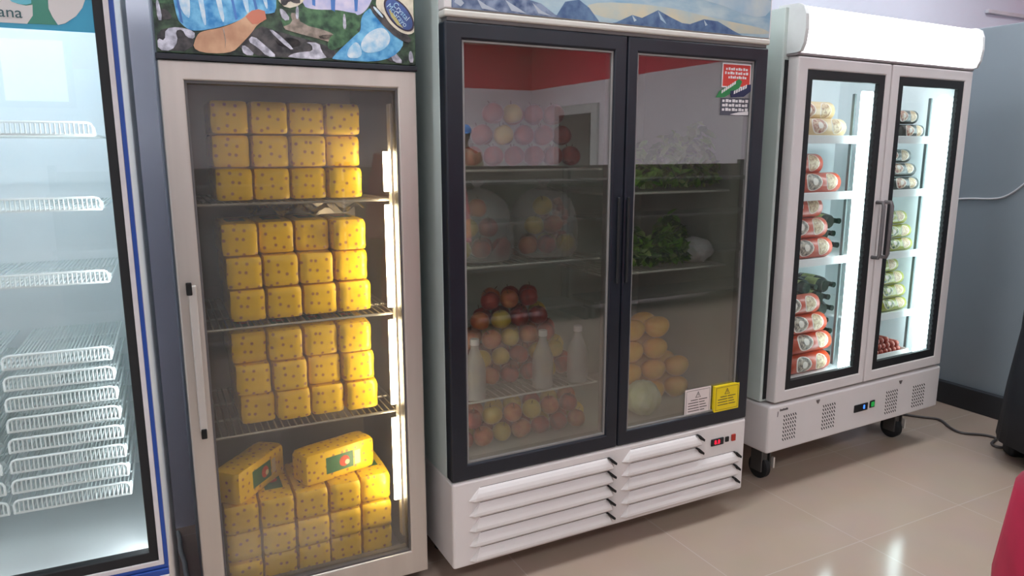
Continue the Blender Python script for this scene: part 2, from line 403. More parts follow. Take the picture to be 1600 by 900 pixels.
s = MB(); s.box(-.655, -.045, .008, .013, 1.70, 1.955, 0)
s.prism([(-.50, 1.709), (-.181, 1.711), (-.168, 1.730), (-.166, 1.754), (-.179, 1.751), (-.196, 1.754), (-.215, 1.765), (-.25, 1.80), (-.50, 1.80)], .0068, .009, 1)
s.prism([(-.181, 1.7115), (-.121, 1.7125), (-.129, 1.730), (-.135, 1.748), (-.134, 1.78), (-.15, 1.80), (-.19, 1.80), (-.215, 1.765), (-.196, 1.754), (-.179, 1.751), (-.166, 1.754), (-.168, 1.730)], .0072, .009, 2)
s.prism([(-.134, 1.80), (-.134, 1.766), (-.135, 1.748), (-.129, 1.730), (-.1195, 1.7125), (-.105, 1.717), (-.081, 1.735), (-.066, 1.755), (-.058, 1.775), (-.055, 1.80)], .0066, .009, 1)
s.prism([(-.215, 1.766), (-.205, 1.757), (-.19, 1.753), (-.178, 1.753), (-.168, 1.757), (-.165, 1.80), (-.215, 1.80)], .0062, .009, 3)
s.text('ana', .034, text_at(-.212, .0062, 1.7335), 4, .0004, wx=1.05)
lab(s.build('sign', [cyan, M('sign_white', (222, 220, 220), .5, noise=.02), M('sign_green', (74, 148, 130), .5, noise=.03), M('sign_sky', (110, 196, 214), .5), M('sign_ink', (58, 98, 104), .5)], fdo), 'cyan sign with white shapes and the letters ana')
for i, z in enumerate((1.462, 1.275, 1.085)):
    wire_shelf(f1, -.345, -.078, .085, .55, z, 26, wire_w, .002, .03)
    wire_shelf(f1, -.622, -.358, .085, .55, z, 26, wire_w, .002, .03)
for i in range(8):
    z = .497+i*.0545; dd = i*.002
    wire_shelf(f1, -.345+dd, -.078-dd, .06+dd, .54, z, 26, wire_w, .0021, .034)
    wire_shelf(f1, -.622+dd, -.358-dd, .06+dd, .54, z, 26, wire_w, .0021, .034)
for u in (-.047, -.664):      # perforated shelf rails on the inner sides
    for d in (.12, .42):
        r_ = MB(); r_.box(u, u+.011, d, d+.03, .42, 1.66, 0, .002)
        for k in range(24): r_.box(u-.003, u+.014, d+.008, d+.022, .46+k*.05, .478+k*.05, 0, .003)
        r_.build('shelf_rail', M('rail_white', (240, 244, 246), .18, noise=.02), f1)
MB().lathe([(.012, -.26), (.014, -.255), (.014, .255), (.012, .26)], (-.35, .09, 1.90), 'x', 12).build('light_tube', EM('cool_tube', (240, 247, 255), F1_E), f1, True)
for a_, c_ in ((-.047, -.037), (-.663, -.653)): MB().box(a_, c_, .036, .075, .36, 1.90, 0, .003).build('light_strip', EM('fill_strip', (240, 246, 250), 15.0), f1)  # strips added to brighten the inside; the left one is out of view
for u in (-.64, -.06):
    for d in (.08, .58): MB().lathe([(.024, 0), (.024, .02), (.012, .022), (.012, .1)], (u, d, Z1), 'z', 12).build('foot', rubber, f1, True)

# ------------------------------------------------------------------ fridge 2: steel framed fridge full of yellow packs
f2 = thing('display_fridge', 'steel-framed single-door fridge full of yellow packs under a waterfall poster', 'fridge', FR2.at(0, 0, 0), FR2.t)
carcass(f2, 0, .676, .05, .66, .03, 2.0, .038, steel_side, liner_st)
d = MB(); d.ring((.0, .676, .058, 1.647), (.057, .620, .139, 1.599), 0, .05, 0, .004)
do = d.build('door', steel, f2)
MB().ring((.0555, .6215, .1375, 1.6005), (.063, .614, .146, 1.592), .006, .048, 0, .001).build('gasket', M('grey_gasket', (96, 92, 92), .5), do)
lab(MB().box(.063, .614, .020, .024, .146, 1.592).build('glass', GLASS('streaked_glass', (238, 236, 232), 1.3, .0, 0, .05), do), 'door glass')
h = MB(); h.box(.024, .045, -.010, .0, .66, 1.07, 0, .003); hd = lab(h.build('handle', alu, do), 'flat pale metal handle strip')
MB().box(.020, .034, -.014, .0, 1.045, 1.078, 0, .002).build('bracket', dark, hd); MB().box(.027, .041, -.014, .0, .64, .668, 0, .002).build('bracket', dark, hd)
h = MB(); h.box(-.004, .680, -.004, .05, 1.648, 1.663, 0, .002).build('trim_strip', black, f2)
P = MB(); P.box(0, .676, -.002, .05, 1.664, 2.0, 0, .002)
def lay(pts, k, m): P.prism([(max(.004, min(.672, u)), max(1.667, z)) for u, z in (chaikin(list(pts), 1 if m in (4, 5, 6, 2) else 2) if 1 < k < 10 and m not in (3,) else pts)], -.002-.0004*k, -.0015, m)
lay([(.004, 1.78), (.672, 1.80), (.672, 1.998), (.004, 1.998)], 1, 2)
lay([(.355, 1.93), (.588, 1.93), (.552, 1.83), (.533, 1.802), (.509, 1.787), (.469, 1.801), (.385, 1.794), (.359, 1.805)], 2, 1)
lay([(.438, 1.90), (.456, 1.90), (.448, 1.793), (.438, 1.799)], 3, 3); lay([(.387, 1.9), (.4, 1.9), (.396, 1.804), (.388, 1.807)], 3, 3)
lay([(.50, 1.9), (.52, 1.9), (.51, 1.80), (.503, 1.80)], 3, 3)
lay([(.302, 1.771), (.359, 1.792), (.446, 1.799), (.523, 1.793), (.512, 1.748), (.452, 1.723), (.382, 1.744), (.313, 1.735)], 3, 2)
lay([(.328, 1.782), (.345, 1.783), (.357, 1.755), (.426, 1.743), (.454, 1.727), (.449, 1.708), (.42, 1.717), (.355, 1.729), (.301, 1.742), (.335, 1.757)], 4, 4)
lay([(.177, 1.669), (.239, 1.746), (.304, 1.73), (.398, 1.711), (.45, 1.693), (.435, 1.667)], 4, 5)
lay([(.004, 1.714), (.047, 1.728), (.091, 1.72), (.082, 1.669), (.004, 1.669)], 4, 5)
lay([(.024, 1.721), (.054, 1.727), (.091, 1.72), (.09, 1.7), (.071, 1.703), (.063, 1.722), (.046, 1.717), (.051, 1.693), (.034, 1.668), (.004, 1.669), (.004, 1.698), (.021, 1.691)], 5, 6)
lay([(.216, 1.704), (.231, 1.719), (.264, 1.692), (.29, 1.667), (.263, 1.667), (.243, 1.687)], 5, 6)
lay([(.363, 1.71), (.402, 1.71), (.406, 1.69), (.424, 1.667), (.313, 1.667), (.327, 1.677), (.353, 1.684), (.383, 1.687), (.382, 1.704)], 5, 6)
for q in ([(.27, 1.735), (.285, 1.735), (.335, 1.69), (.322, 1.688)], [(.20, 1.69), (.212, 1.692), (.235, 1.668), (.205, 1.668)], [(.30, 1.79), (.312, 1.79), (.33, 1.765), (.31, 1.76)], [(.345, 1.80), (.352, 1.80), (.35, 1.765), (.342, 1.77)],
          [(.60, 1.69), (.612, 1.70), (.64, 1.669), (.61, 1.669)], [(.655, 1.70), (.664, 1.705), (.67, 1.672), (.655, 1.672)], [(.47, 1.79), (.476, 1.79), (.478, 1.75), (.468, 1.75)], [(.008, 1.79), (.014, 1.79), (.02, 1.74), (.008, 1.74)]): lay(q, 5, 6)
for q in ([(.28, 1.715), (.34, 1.72), (.36, 1.70), (.30, 1.69)], [(.40, 1.73), (.45, 1.735), (.44, 1.72), (.405, 1.72)], [(.58, 1.69), (.60, 1.70), (.63, 1.672), (.60, 1.669)], [(.008, 1.76), (.03, 1.77), (.045, 1.745), (.01, 1.74)]): lay(q, 4, 5)
lay([(.435, 1.735), (.49, 1.76), (.52, 1.74), (.44, 1.69), (.42, 1.70)], 5, 2)
lay([(.042, 1.95), (.28, 1.95), (.301, 1.784), (.269, 1.773), (.249, 1.779), (.216, 1.761), (.158, 1.734), (.091, 1.718), (.069, 1.726), (.048, 1.752)], 6, 7)
for k, q in enumerate(([(.058, 1.9), (.085, 1.9), (.086, 1.747), (.071, 1.754), (.058, 1.784)], [(.131, 1.9), (.146, 1.9), (.167, 1.749), (.155, 1.744)], [(.197, 1.9), (.209, 1.9), (.229, 1.778), (.216, 1.769)],
          [(.095, 1.9), (.106, 1.9), (.123, 1.738), (.111, 1.733)], [(.241, 1.9), (.258, 1.9), (.275, 1.79), (.266, 1.785)])): lay(q, 7, 8)
for q in ([(.168, 1.9), (.174, 1.9), (.196, 1.756), (.190, 1.753)], [(.048, 1.85), (.054, 1.85), (.066, 1.735), (.06, 1.74)], [(.222, 1.88), (.228, 1.88), (.247, 1.785), (.241, 1.782)]): lay(q, 7, 3)
lay([(.284, 1.9), (.37, 1.9), (.377, 1.81), (.301, 1.784)], 8, 9)
lay([(.302, 1.9), (.353, 1.9), (.36, 1.809), (.342, 1.806), (.328, 1.812), (.317, 1.797), (.304, 1.804)], 9, 5)
lay([(.318, 1.835), (.334, 1.838), (.336, 1.82), (.322, 1.815)], 10, 9)
lay([(.08, 1.668), (.095, 1.712), (.114, 1.722), (.158, 1.732), (.207, 1.756), (.225, 1.776), (.245, 1.784), (.264, 1.781), (.267, 1.76), (.243, 1.746), (.229, 1.725), (.203, 1.697), (.173, 1.668)], 9, 10)
lay([(.216, 1.763), (.231, 1.779), (.248, 1.784), (.264, 1.781), (.267, 1.761), (.243, 1.747), (.231, 1.746)], 10, 11)
lay([(.158, 1.731), (.1605, 1.731), (.1635, 1.70), (.160, 1.680), (.1615, 1.70)], 10, 4)
lay([(.55, 1.816), (.519, 1.788), (.518, 1.749), (.505, 1.741), (.434, 1.674), (.437, 1.668), (.590, 1.668), (.652, 1.726), (.602, 1.755), (.556, 1.795)], 6, 7)
lay([(.535, 1.746), (.583, 1.767), (.606, 1.733), (.581, 1.7), (.528, 1.688), (.511, 1.709)], 7, 8); lay([(.478, 1.698), (.507, 1.726), (.523, 1.679), (.476, 1.672)], 7, 8)
lay([(.555, 1.825), (.596, 1.881), (.672, 1.889), (.672, 1.818), (.669, 1.737), (.584, 1.795)], 7, 9)
lay([(.54, 1.813), (.555, 1.825), (.584, 1.795), (.669, 1.737), (.649, 1.722), (.597, 1.752)], 8, 5)
lay([(.552, 1.814), (.559, 1.818), (.584, 1.791), (.579, 1.787)], 9, 8)
def oval(cx, cz, a, b_, rot, k, m):
    lay([(cx+a*math.cos(t)*math.cos(rot)-b_*math.sin(t)*math.sin(rot), cz+a*math.cos(t)*math.sin(rot)+b_*math.sin(t)*math.cos(rot)) for t in [2*PI*i/28 for i in range(28)]], k, m)
oval(.628, 1.800, .062, .037, -.80, 10, 9); oval(.6285, 1.8005, .055, .030, -.80, 11, 12); oval(.6285, 1.800, .049, .026, -.80, 12, 13)
lay([(.598, 1.812), (.606, 1.808), (.630, 1.776), (.640, 1.764), (.622, 1.772), (.605, 1.792)], 13, 14)
P.text('Crystal', .022, text_at(.634, -.0082, 1.808, -.80), 8, .0003, wx=.9); P.text('McGrayo', .022, text_at(.622, -.0082, 1.797, -.80), 8, .0003, wx=.9)
pm = [M('poster_dark_green', (26, 40, 36), .35, col2=(74, 100, 74), scale=38), M('poster_lilac', (176, 180, 220), .35, col2=(222, 212, 232), scale=26), M('poster_green', (30, 62, 44), .35, col2=(82, 122, 84), scale=46),
      M('poster_blue', (70, 120, 190), .35, noise=.1), M('poster_tan', (118, 108, 98), .35, col2=(176, 158, 146), scale=46), M('poster_rock', (32, 32, 38), .35, col2=(84, 80, 80), scale=46), M('poster_water', (150, 148, 162), .35, col2=(224, 222, 234), scale=55),
      M('poster_bottle', (48, 132, 196), .3, col2=(128, 198, 232), scale=34), M('poster_pale', (150, 200, 230), .3, col2=(222, 232, 240), scale=42), M('poster_cream', (222, 212, 192), .35, noise=.1, scale=60),
      M('poster_hand', (186, 138, 108), .35, col2=(216, 172, 138), scale=16), M('poster_thumb', (206, 124, 100), .35, noise=.08), M('poster_plum', (62, 50, 66), .35), M('poster_navy', (70, 92, 150), .35, noise=.15, scale=40), M('poster_gold', (196, 184, 120), .35)]
lab(P.build('poster', pm, f2), 'header poster of a hand, blue water bottles and waterfalls')
for z in (1.2738, .9157, .5907): wire_shelf(f2, .045, .632, .10, .58, z, 30, wire_s, .0024)
wl = EM('warm_strip', (255, 238, 200), WARM_E)
for z0, z1 in ((1.30, 1.42), (.94, 1.26), (.62, .90), (.29, .575)):
    MB().box(.592, .612, .075, .083, z0, z1, 0, .003).build('light_strip', wl, f2)
MB().box(.613, .637, .068, .10, .16, 1.56, 0, .003).build('light_channel', alu, f2)
for u in (.05, .626):
    for d_ in (.12, .6): MB().lathe([(.026, 0), (.026, .012), (.013, .014), (.013, .032)], (u, d_, 0), 'z', 12).build('foot', rubber, f2, True)

# ------------------------------------------------------------------ fridge 3: black double doors
f3 = thing('display_fridge', 'wide fridge with two black-framed doors and a mountain header', 'fridge', FR3.at(0, 0, 0), 0)
carcass(f3, 0, 1.25, .045, .70, .386, 2.0, .04, side3, liner_g)
b = MB(); b.box(0, 1.25, .0, .70, .0886, .386, 0, .008)
base3 = b.build('base', white, f3)
def louvre(u0, u1, zt):
    """pressed-out louvre: flush top edge with a painted shadow line, sloped left end"""
    q = MB(); L_, R_ = [], []
    pr = [(0, zt, .020, 0), (-.006, zt-.006, .014, .002), (-.012, zt-.016, .008, .006), (-.016, zt-.028, .002, .010), (-.0165, zt-.037, 0, .014), (-.013, zt-.042, 0, .014), (-.003, zt-.043, 0, .014)]
    for y, z, a, c in pr:
        L_.append(q.bm.verts.new((u0+a+.012, y, z))); R_.append(q.bm.verts.new((u1+c, y, z)))
    for i in range(len(pr)-1): q.bm.faces.new((L_[i], R_[i], R_[i+1], L_[i+1]))
    e = q.bm.verts.new((u0-.006, 0, zt-.040)); g_ = q.bm.verts.new((u1+.026, 0, zt-.036)); g0 = q.bm.verts.new((u1+.004, 0, zt))
    for i in range(len(pr)-1):
        q.bm.faces.new((L_[i], L_[i+1], e)); q.bm.faces.new((R_[i+1], R_[i], g_))
    q.prism([(u1-.006, zt+.001), (u1+.004, zt+.001), (u1+.028, zt-.020), (u1+.026, zt-.028), (u1+.016, zt-.022)], -.0175, -.0005, 1)
    q.box(u0+.034, u1-.004, -.0006, .0, zt-.0005, zt+.0012, 2)  # thin grey strip stands in for the shade above the blade
    o = q.build('louvre', [white, dark, M('shadow_line_grey', (120, 114, 112), .6)], base3); return o
for k in range(5): louvre(.062, .595, .356-k*.0525)
for k in range(5): louvre(.660, 1.0 if k < 2 else 1.195, .366-k*.0535)
c = MB(); c.box(1.072, 1.135, -.006, 0, .303, .332, 0, .003)
cp = c.build('controller', M('controller_black', (26, 26, 30), .3), base3)
MB().text('8.8', .024, text_at(1.100, -.0064, .3175), 0, .0004).build('display', EM('red_digits', (255, 40, 70), 1.6), cp)
MB().box(1.144, 1.162, -.006, 0, .308, .330, 0, .003).build('button', dark, base3)
lab(MB().box(1.176, 1.196, -.007, 0, .306, .334, 0, .003).build('switch', M('red_switch', (168, 44, 34), .4), base3), 'red power switch')
def door3(u0, u1, g0, g1, hinge):
    dm = MB(); dm.ring((u0, u1, .3894, 1.7814), (g0, g1, .442, 1.733), 0, .042, 0, .006)
    dd = dm.build('door', black, f3)
    MB().ring((g0-.001, g1+.001, .441, 1.734), (g0+.007, g1-.007, .449, 1.727), .008, .04, 0, .001).build('gasket', M('grey_bead', (150, 148, 146), .4, .3), dd)
    lab(MB().box(g0+.006, g1-.006, .012, .016, .448, 1.728).build('glass', glass3, dd), 'reflecting door glass')
    hu = u1-.02 if hinge == 'l' else u0+.016
    MB().box(hu-.005, hu+.005, -.007, 0, .98, 1.27, 0, .003).build('handle', rubber, dd)
    return dd
dl = door3(0, .6305, .056, .582, 'l'); drr = door3(.6335, 1.25, .675, 1.19, 'r')
MB().box(.05, 1.2, -.0022, 0, 1.766, 1.770, 0, .001).build('highlight_strip', alu, dl) if False else None
t3 = MB(); t3.box(.0, 1.25, -.004, .045, 1.792, 1.812, 0, .005); t3.build('header_trim', M('trim_offwhite', (210, 206, 198), .35, noise=.02), f3)
MB().box(.01, 1.24, .004, .045, 1.782, 1.792).build('shadow_gap', M('trim_shadow_grey', (108, 104, 104), .5), f3)
hp = MB(); hp.box(.0, 1.25, -.002, .045, 1.813, 2.0, 0, .004)
hp.box(.022, 1.243, -.0028, -.001, 1.815, 1.985, 1)
def lay3(pts, k, m): hp.prism([(max(.0225, min(1.2425, u)), max(1.8155, z)) for u, z in (chaikin(list(pts), 2) if k == 1 else pts)], -.0028-.0003*k, -.002, m)
lay3([(.35, 1.98), (.60, 1.90), (.9, 1.93), (1.24, 1.86), (1.24, 1.985)], 1, 6)
lay3([(.45, 1.87), (.75, 1.885), (1.0, 1.86), (1.24, 1.845), (1.24, 1.82), (.5, 1.82)], 1, 5)
lay3([(.022, 1.8155), (.022, 1.846), (.065, 1.871), (.127, 1.866), (.178, 1.86), (.223, 1.862), (.27, 1.857), (.31, 1.85), (.358, 1.823), (.387, 1.8155)], 4, 2)
lay3([(.359, 1.8155), (.393, 1.863), (.442, 1.873), (.479, 1.853), (.517, 1.8155)], 3, 3)
lay3([(.565, 1.8155), (.581, 1.818), (.642, 1.845), (.681, 1.839), (.744, 1.868), (.794, 1.851), (.845, 1.836), (.879, 1.835), (.938, 1.855), (1.0, 1.853), (1.074, 1.827), (1.113, 1.8155)], 3, 3)
for q in ([(.10, 1.845), (.13, 1.83), (.17, 1.817), (.115, 1.82)], [(.19, 1.85), (.23, 1.832), (.26, 1.818), (.21, 1.822)], [(.04, 1.85), (.06, 1.83), (.05, 1.82), (.03, 1.83)], [(.28, 1.85), (.31, 1.83), (.345, 1.818), (.30, 1.822)]): lay3(q, 5, 4)
for q in ([(.744, 1.866), (.765, 1.845), (.78, 1.828), (.755, 1.84)], [(.642, 1.844), (.66, 1.83), (.65, 1.825)], [(.938, 1.853), (.955, 1.838), (.945, 1.834)]): lay3(q, 4, 6)
hpo = hp.build('header_panel', [white, M('sky_print', (128, 166, 192), .3, col2=(182, 200, 204), scale=7, stretch=(1, 1, 3)), M('near_mountain_print', (58, 78, 116), .3, col2=(136, 150, 176), scale=34),
    M('far_mountain_print', (58, 86, 128), .3, col2=(96, 126, 160), scale=30), M('snow_print', (176, 184, 196), .3, noise=.08), M('warm_cloud_print', (206, 196, 168), .3, col2=(168, 188, 190), scale=9), M('pale_cloud_print', (150, 182, 204), .3, col2=(196, 206, 206), scale=7)], f3)
lab(hpo, 'header panel printed with blue mountains under a cloudy sky')
# stickers on the right door
st = MB(); q = -.0003
def sq(u0, u1, z0, z1, m, k=0): st.box(u0, u1, .0105-.0004*k, .012, z0, z1, m)
st.prism([(1.046, 1.722), (1.179, 1.718), (1.181, 1.640), (1.046, 1.640)], .0110, .012, 0)
st.prism([(1.022, 1.604), (1.035, 1.625), (1.126, 1.671), (1.140, 1.662), (1.128, 1.640), (1.06, 1.606)], .0102, .012, 1)
st.prism([(1.092, 1.606), (1.085, 1.628), (1.118, 1.634), (1.165, 1.652), (1.198, 1.656), (1.180, 1.628), (1.15, 1.610)], .0098, .012, 2)
st.prism([(1.045, 1.604), (1.178, 1.606), (1.179, 1.544), (1.045, 1.545)], .0110, .012, 3)
st.ring((1.045, 1.180, 1.640, 1.722), (1.049, 1.176, 1.644, 1.718), .0106, .012, 4, 0)
for k, (a, c_) in enumerate(((1.062, 1.165), (1.058, 1.168), (1.075, 1.16))):
    zz = 1.703-k*.014; n = 9
    for i in range(n):
        uu = a+(c_-a)*i/n; st.box(uu, uu+(c_-a)/n*(.55+.3*((i*7+k*3) % 3)/2), .0104, .012, zz-.004, zz+.003+.002*((i+k) % 2), 4)
for i in range(7): st.prism([(1.045+i*.0095, 1.618+i*.0052), (1.052+i*.0095, 1.622+i*.0052), (1.053+i*.0095, 1.632+i*.0052), (1.046+i*.0095, 1.629+i*.0052)], .0097, .012, 4)
for i in range(6): st.prism([(1.102+i*.0105, 1.618+i*.0038), (1.109+i*.0105, 1.620+i*.0042), (1.110+i*.0105, 1.632+i*.0042), (1.103+i*.0105, 1.629+i*.0038)], .0093, .012, 4)
for r_ in range(3):
    for i in range(8): st.box(1.052+i*.0155, 1.052+i*.0155+.010+.003*((i+r_) % 2), .0105, .012, 1.590-r_*.015, 1.598-r_*.015+.002*(i % 2), 4)
st.prism([(1.09, 1.548), (1.13, 1.556), (1.177, 1.560), (1.177, 1.547), (1.12, 1.546)], .0105, .012, 4)
lab(st.build('sticker', [M('sticker_red', (206, 60, 52), .5), M('sticker_green', (40, 128, 70), .5), M('sticker_navy', (32, 40, 78), .5), M('sticker_charcoal', (70, 72, 84), .5), M('sticker_white', (226, 222, 224), .5)], drr), 'red, green and grey advertising sticker')
for (u0, u1, z0, z1, c0, nm) in ((.944, 1.070, .435, .545, (224, 212, 210), 'white'), (1.080, 1.203, .439, .541, (236, 208, 24), 'yellow')):
    st = MB(); st.box(u0, u1, -.0012 if u1 > 1.19 else .0105, .012, z0, z1, 0, .0005)
    f_ = -.0016 if u1 > 1.19 else .0101; cu = (u0+u1)/2; g_ = f_+.0006
    for (a, b_) in (((u0+.006, z0+.006), (u1-.006, z0+.0072)), ((u0+.006, z1-.0072), (u1-.006, z1-.006)), ((u0+.006, z0+.006), (u0+.0072, z1-.006)), ((u1-.0072, z0+.006), (u1-.006, z1-.006))):
        st.box(a[0], b_[0], f_, g_, a[1], b_[1], 1)
    st.prism([(cu-.013, z1-.036), (cu+.013, z1-.036), (cu, z1-.012)], f_, g_, 1); st.prism([(cu-.009, z1-.034), (cu+.009, z1-.034), (cu, z1-.017)], f_-.0003, g_, 0)
    st.box(cu-.0012, cu+.0012, f_-.0005, g_, z1-.029, z1-.021, 1); st.box(cu-.0012, cu+.0012, f_-.0005, g_, z1-.0325, z1-.031, 1)
    for k in range(5 if nm == 'white' else 4):
        zz = z1-.046-k*.0105; st.box(u0+.016+(k == 0)*.012, u1-.018-((k*5) % 3)*.006, f_, g_, zz, zz+.003, 1)
        st.box(cu+.002*k, cu+.002*k+.003, f_-.0003, g_, zz, zz+.003, 0)
    lab(st.build('sticker', [M('warning_'+nm, c0, .5, noise=.02), M('warning_ink', (70, 62, 56), .6)], drr), nm+' warning sticker with triangle')
for u0, u1, zs in ((.045, .615, (1.360, 1.052, .600)), (.635, 1.205, (1.272, .985))):
    for z in zs: wire_shelf(f3, u0, u1, .115, .60, z, 22, M('shelf_wire_pale', (205, 205, 198), .35, .2), .0024, name='wire_shelf')
MB().box(.612, .640, .06, .09, .43, 1.95, 0, .003).build('mullion', rubber, f3)
for u, d_ in ((.053, .066), (.656, .078)): MB().lathe([(.006, .45), (.008, .455), (.008, 1.715), (.006, 1.72)], (u, d_, 0), 'z', 10).build('light_tube', EM('hidden_fill_tube', (255, 244, 228), 4.5), f3, True)  # hidden tubes added to brighten the goods; this fridge is unlit
for u in (1.06,): MB().box(u, u+.02, .63, .652, .44, 1.9, 0, .003).build('shelf_rail', M('rail_dark', (70, 72, 70), .5), f3)
for u in (.08, 1.17):
    for d_ in (.30, .62): MB().lathe([(.03, 0), (.03, .03), (.014, .034), (.014, .09)], (u, d_, 0), 'z', 12).build('foot', rubber, f3, True)

# ------------------------------------------------------------------ fridge 4: white double-door fridge, lit
f4 = thing('display_fridge', 'white double-door fridge on casters with a glowing blank header, filled with sausage rolls', 'fridge', FR4.at(0, 0, 0), FR4.t)
carcass(f4, 0, 1.19, .052, .70, .398, 1.95, .04, side3, liner_w)
b4 = MB(); b4.box(.0, 1.19, .0, .70, .187, .392, 0, .010, 3); base4 = b4.build('base', white4, f4)
def door4(u0, u1, g0, g1):
    dm = MB(); dm.ring((u0, u1, .403, 1.771), (g0, g1, .452, 1.724), 0, .016, 0, .006); dm.ring((u0+.001, u1-.001, .404, 1.770), (u0+.022, u1-.022, .425, 1.749), .015, .047, 0, 0); dd = dm.build('door', white4, f4)
    gk = MB(); gk.ring((g0-.001, g1+.001, .451, 1.725), (g0+.030, g1-.037, .488, 1.690), .002, .020, 0, .002)
    for k in range(48): gk.box(g1-.043, g1-.035, .003, .018, .50+k*.0245, .511+k*.0245, 0, 0)
    gk.build('gasket', rubber, dd)
    lab(MB().box(g0+.028, g1-.035, .010, .014, .486, 1.692).build('glass', glass_clear, dd), 'clear door glass')
    return dd
d4a = door4(.028, .594, .086, .557); d4b = door4(.600, 1.182, .652, 1.122)
for dd, u in ((d4a, .571), (d4b, .628)):
    hb = MB(); hb.tube([(u, 0, 1.205), (u, -.03, 1.205), (u, -.035, 1.19), (u, -.035, .985), (u, -.03, .97), (u, 0, .97)], .008, 0, 8)
    lab(hb.build('handle', M('grey_handle', (120, 116, 118), .3, .5), dd, True), 'grey bar handle')
MB().ring((.012, 1.178, .41, 1.76), (.030, 1.16, .43, 1.74), .0475, .0515, 0, 0).build('door_seal', rubber, f4)
led = EM('cool_led', (226, 250, 252), LED_E)
for u, u_ in ((.500, .572), (1.050, 1.122)):
    MB().box(u, u_, .056, .070, .465, 1.665, 0, .006).build('light_strip', led, f4)
for u0, u1, zs in ((.045, .66, (1.462, 1.228, .948)), (.664, 1.084, (1.464, 1.225, .940, .650))):
    for z in zs:
        sh = MB(); sh.box(u0, u1, .10, .60, z, z+.012, 0, .002); sh.box(u0, u1, .094, .102, z-.012, z+.022, 0, .002)
        sh.build('shelf', M('shelf_white', (236, 240, 240), .35, noise=.01), f4)
for u in (1.092, .546): MB().box(u, u+.010, .125, .14, .46, 1.66, 0, .002).build('shelf_rail', M('rail_grey', (104, 112, 112), .4, .4), f4)
hd4 = MB(); prof = [(.10, 1.788), (.006, 1.788), (-.006, 1.792), (-.018, 1.82), (-.024, 1.868), (-.020, 1.91), (-.008, 1.94), (.010, 1.952), (.10, 1.956)]
hd4.prism_x(prof, .036, 1.178, 0)
hd4.build('header_light_box', EM('lit_header', (252, 250, 255), HEADER_E), f4, True)
for u0, u1 in ((.018, .036), (1.178, 1.194)):
    e_ = MB(); e_.prism_x([(y-(.006 if y < 0 else 0), z+(.006 if z > 1.87 else -.006)) for y, z in prof], u0, u1, 0); e_.build('header_end_cap', M('cap_grey_white', (214, 216, 216), .4), f4)
MB().box(.02, 1.185, .0, .06, 1.773, 1.784, 0, .003).build('header_trim', M('trim_grey', (140, 132, 134), .45), f4)
for u0, u1, z0, z1 in ((.105, .168, .226, .345), (.330, .418, .226, .345), (.770, .862, .216, .332), (.975, 1.075, .212, .325)):
    g = MB(); u0 = u0 if u0 != .105 else .085
    for r_ in range(7):
        for k in range(6):
            zc = z1-(z1-z0)*(r_+.5)/7; uc = u0+(u1-u0)*(k+.5)/6; a, b_ = (u1-u0)/6*.36, (z1-z0)/7*.36
            g.prism([(uc-a, zc+b_*.9), (uc-a*.3, zc+b_), (uc+a, zc-b_*.7), (uc+a*.9, zc-b_), (uc+a*.3, zc-b_), (uc-a, zc+b_*.5)], -.0006, .0005, 0)
    g.build('vent_grille', dark, base4)
c4 = MB(); c4.box(.545, .640, -.004, 0, .268, .303, 0, .003); cp4 = c4.build('controller', M('controller_black', (26, 26, 30), .3), base4)
MB().text('8', .026, text_at(.612, -.0044, .2855), 0, .0004).build('display', EM('blue_digits', (60, 120, 255), 3), cp4)
sw = MB(); sw.box(.655, .690, -.004, 0, .272, .306, 0, .003); sw = sw.build('switch', M('switch_black', (22, 24, 24), .4), base4)
MB().box(.662, .683, -.0065, -.003, .278, .300, 0, .003).build('rocker', EM('green_rocker', (60, 190, 90), .55), sw)
bd = MB(); bd.prism([(.050, .395-.03), (.0535, .395-.03), (.0515, .342), (.048, .342)], -.0008, 0, 0)
for i in range(8): bd.box(.062+i*.0062, .0668+i*.0062, -.0008, 0, .364, .372+.002*(i % 3 == 0), 0)
bd.build('brand_plate', M('brand_ink', (84, 78, 80), .5), base4)
for u, z in ((.295, .366), (.872, .360)):
    MB().prism([(u-.010, z+.008), (u+.010, z+.008), (u+.006, z-.002), (u, z-.009), (u-.006, z-.002)], -.004, 0, 0).build('lock', M('lock_grey', (120, 112, 112), .35, .5), base4)
for u in (.13, 1.07):
    for d_ in (.13, .60): caster(f4, u, d_, .190)

# ------------------------------------------------------------------ yellow packs
pack_y = DOTTED('yellow_dotted_film', (252, 208, 22), (184, 130, 76), 34, .20, .34, .2)
pm_ = bmesh.new(); bmesh.ops.create_cube(pm_, size=2); bmesh.ops.subdivide_edges(pm_, edges=pm_.edges[:], cuts=7, use_grid_fill=True)
for v in pm_.verts:
    q = v.co; s_ = sum(abs(c_)**11 for c_ in q)**(-1/11); wob = 1+.02*math.sin(5*q.x+3*q.y)*math.cos(4*q.z+2*q.y)
    v.co = Vector((q.x*s_*.0525*wob, q.y*s_*.13, q.z*s_*.0472))
pb = MB(); pb.merge(pm_, 0)
pack0 = pb.build('food_pack', pack_y, None, True)
lb = MB(); lb.box(-.028, .028, -.055, .045, .0462, .0474, 0); lb.box(-.024, .024, .050, .072, .0462, .0474, 2)
lb.lathe([(.0, .0476), (.017, .0476), (.019, .0474)], (0, .012, 0), 'z', 12, 1); lb.lathe([(.0, .0478), (.008, .0478), (.009, .0476)], (.006, .022, 0), 'z', 10, 2)
lb.build('label', [M('label_green', (40, 104, 62), .4, noise=.15, scale=40), M('label_red', (206, 70, 40), .4, noise=.2, scale=60), M('label_cream', (230, 214, 170), .4)], pack0)
lab(pack0.children[0], 'green label with a red emblem')
first = [True]
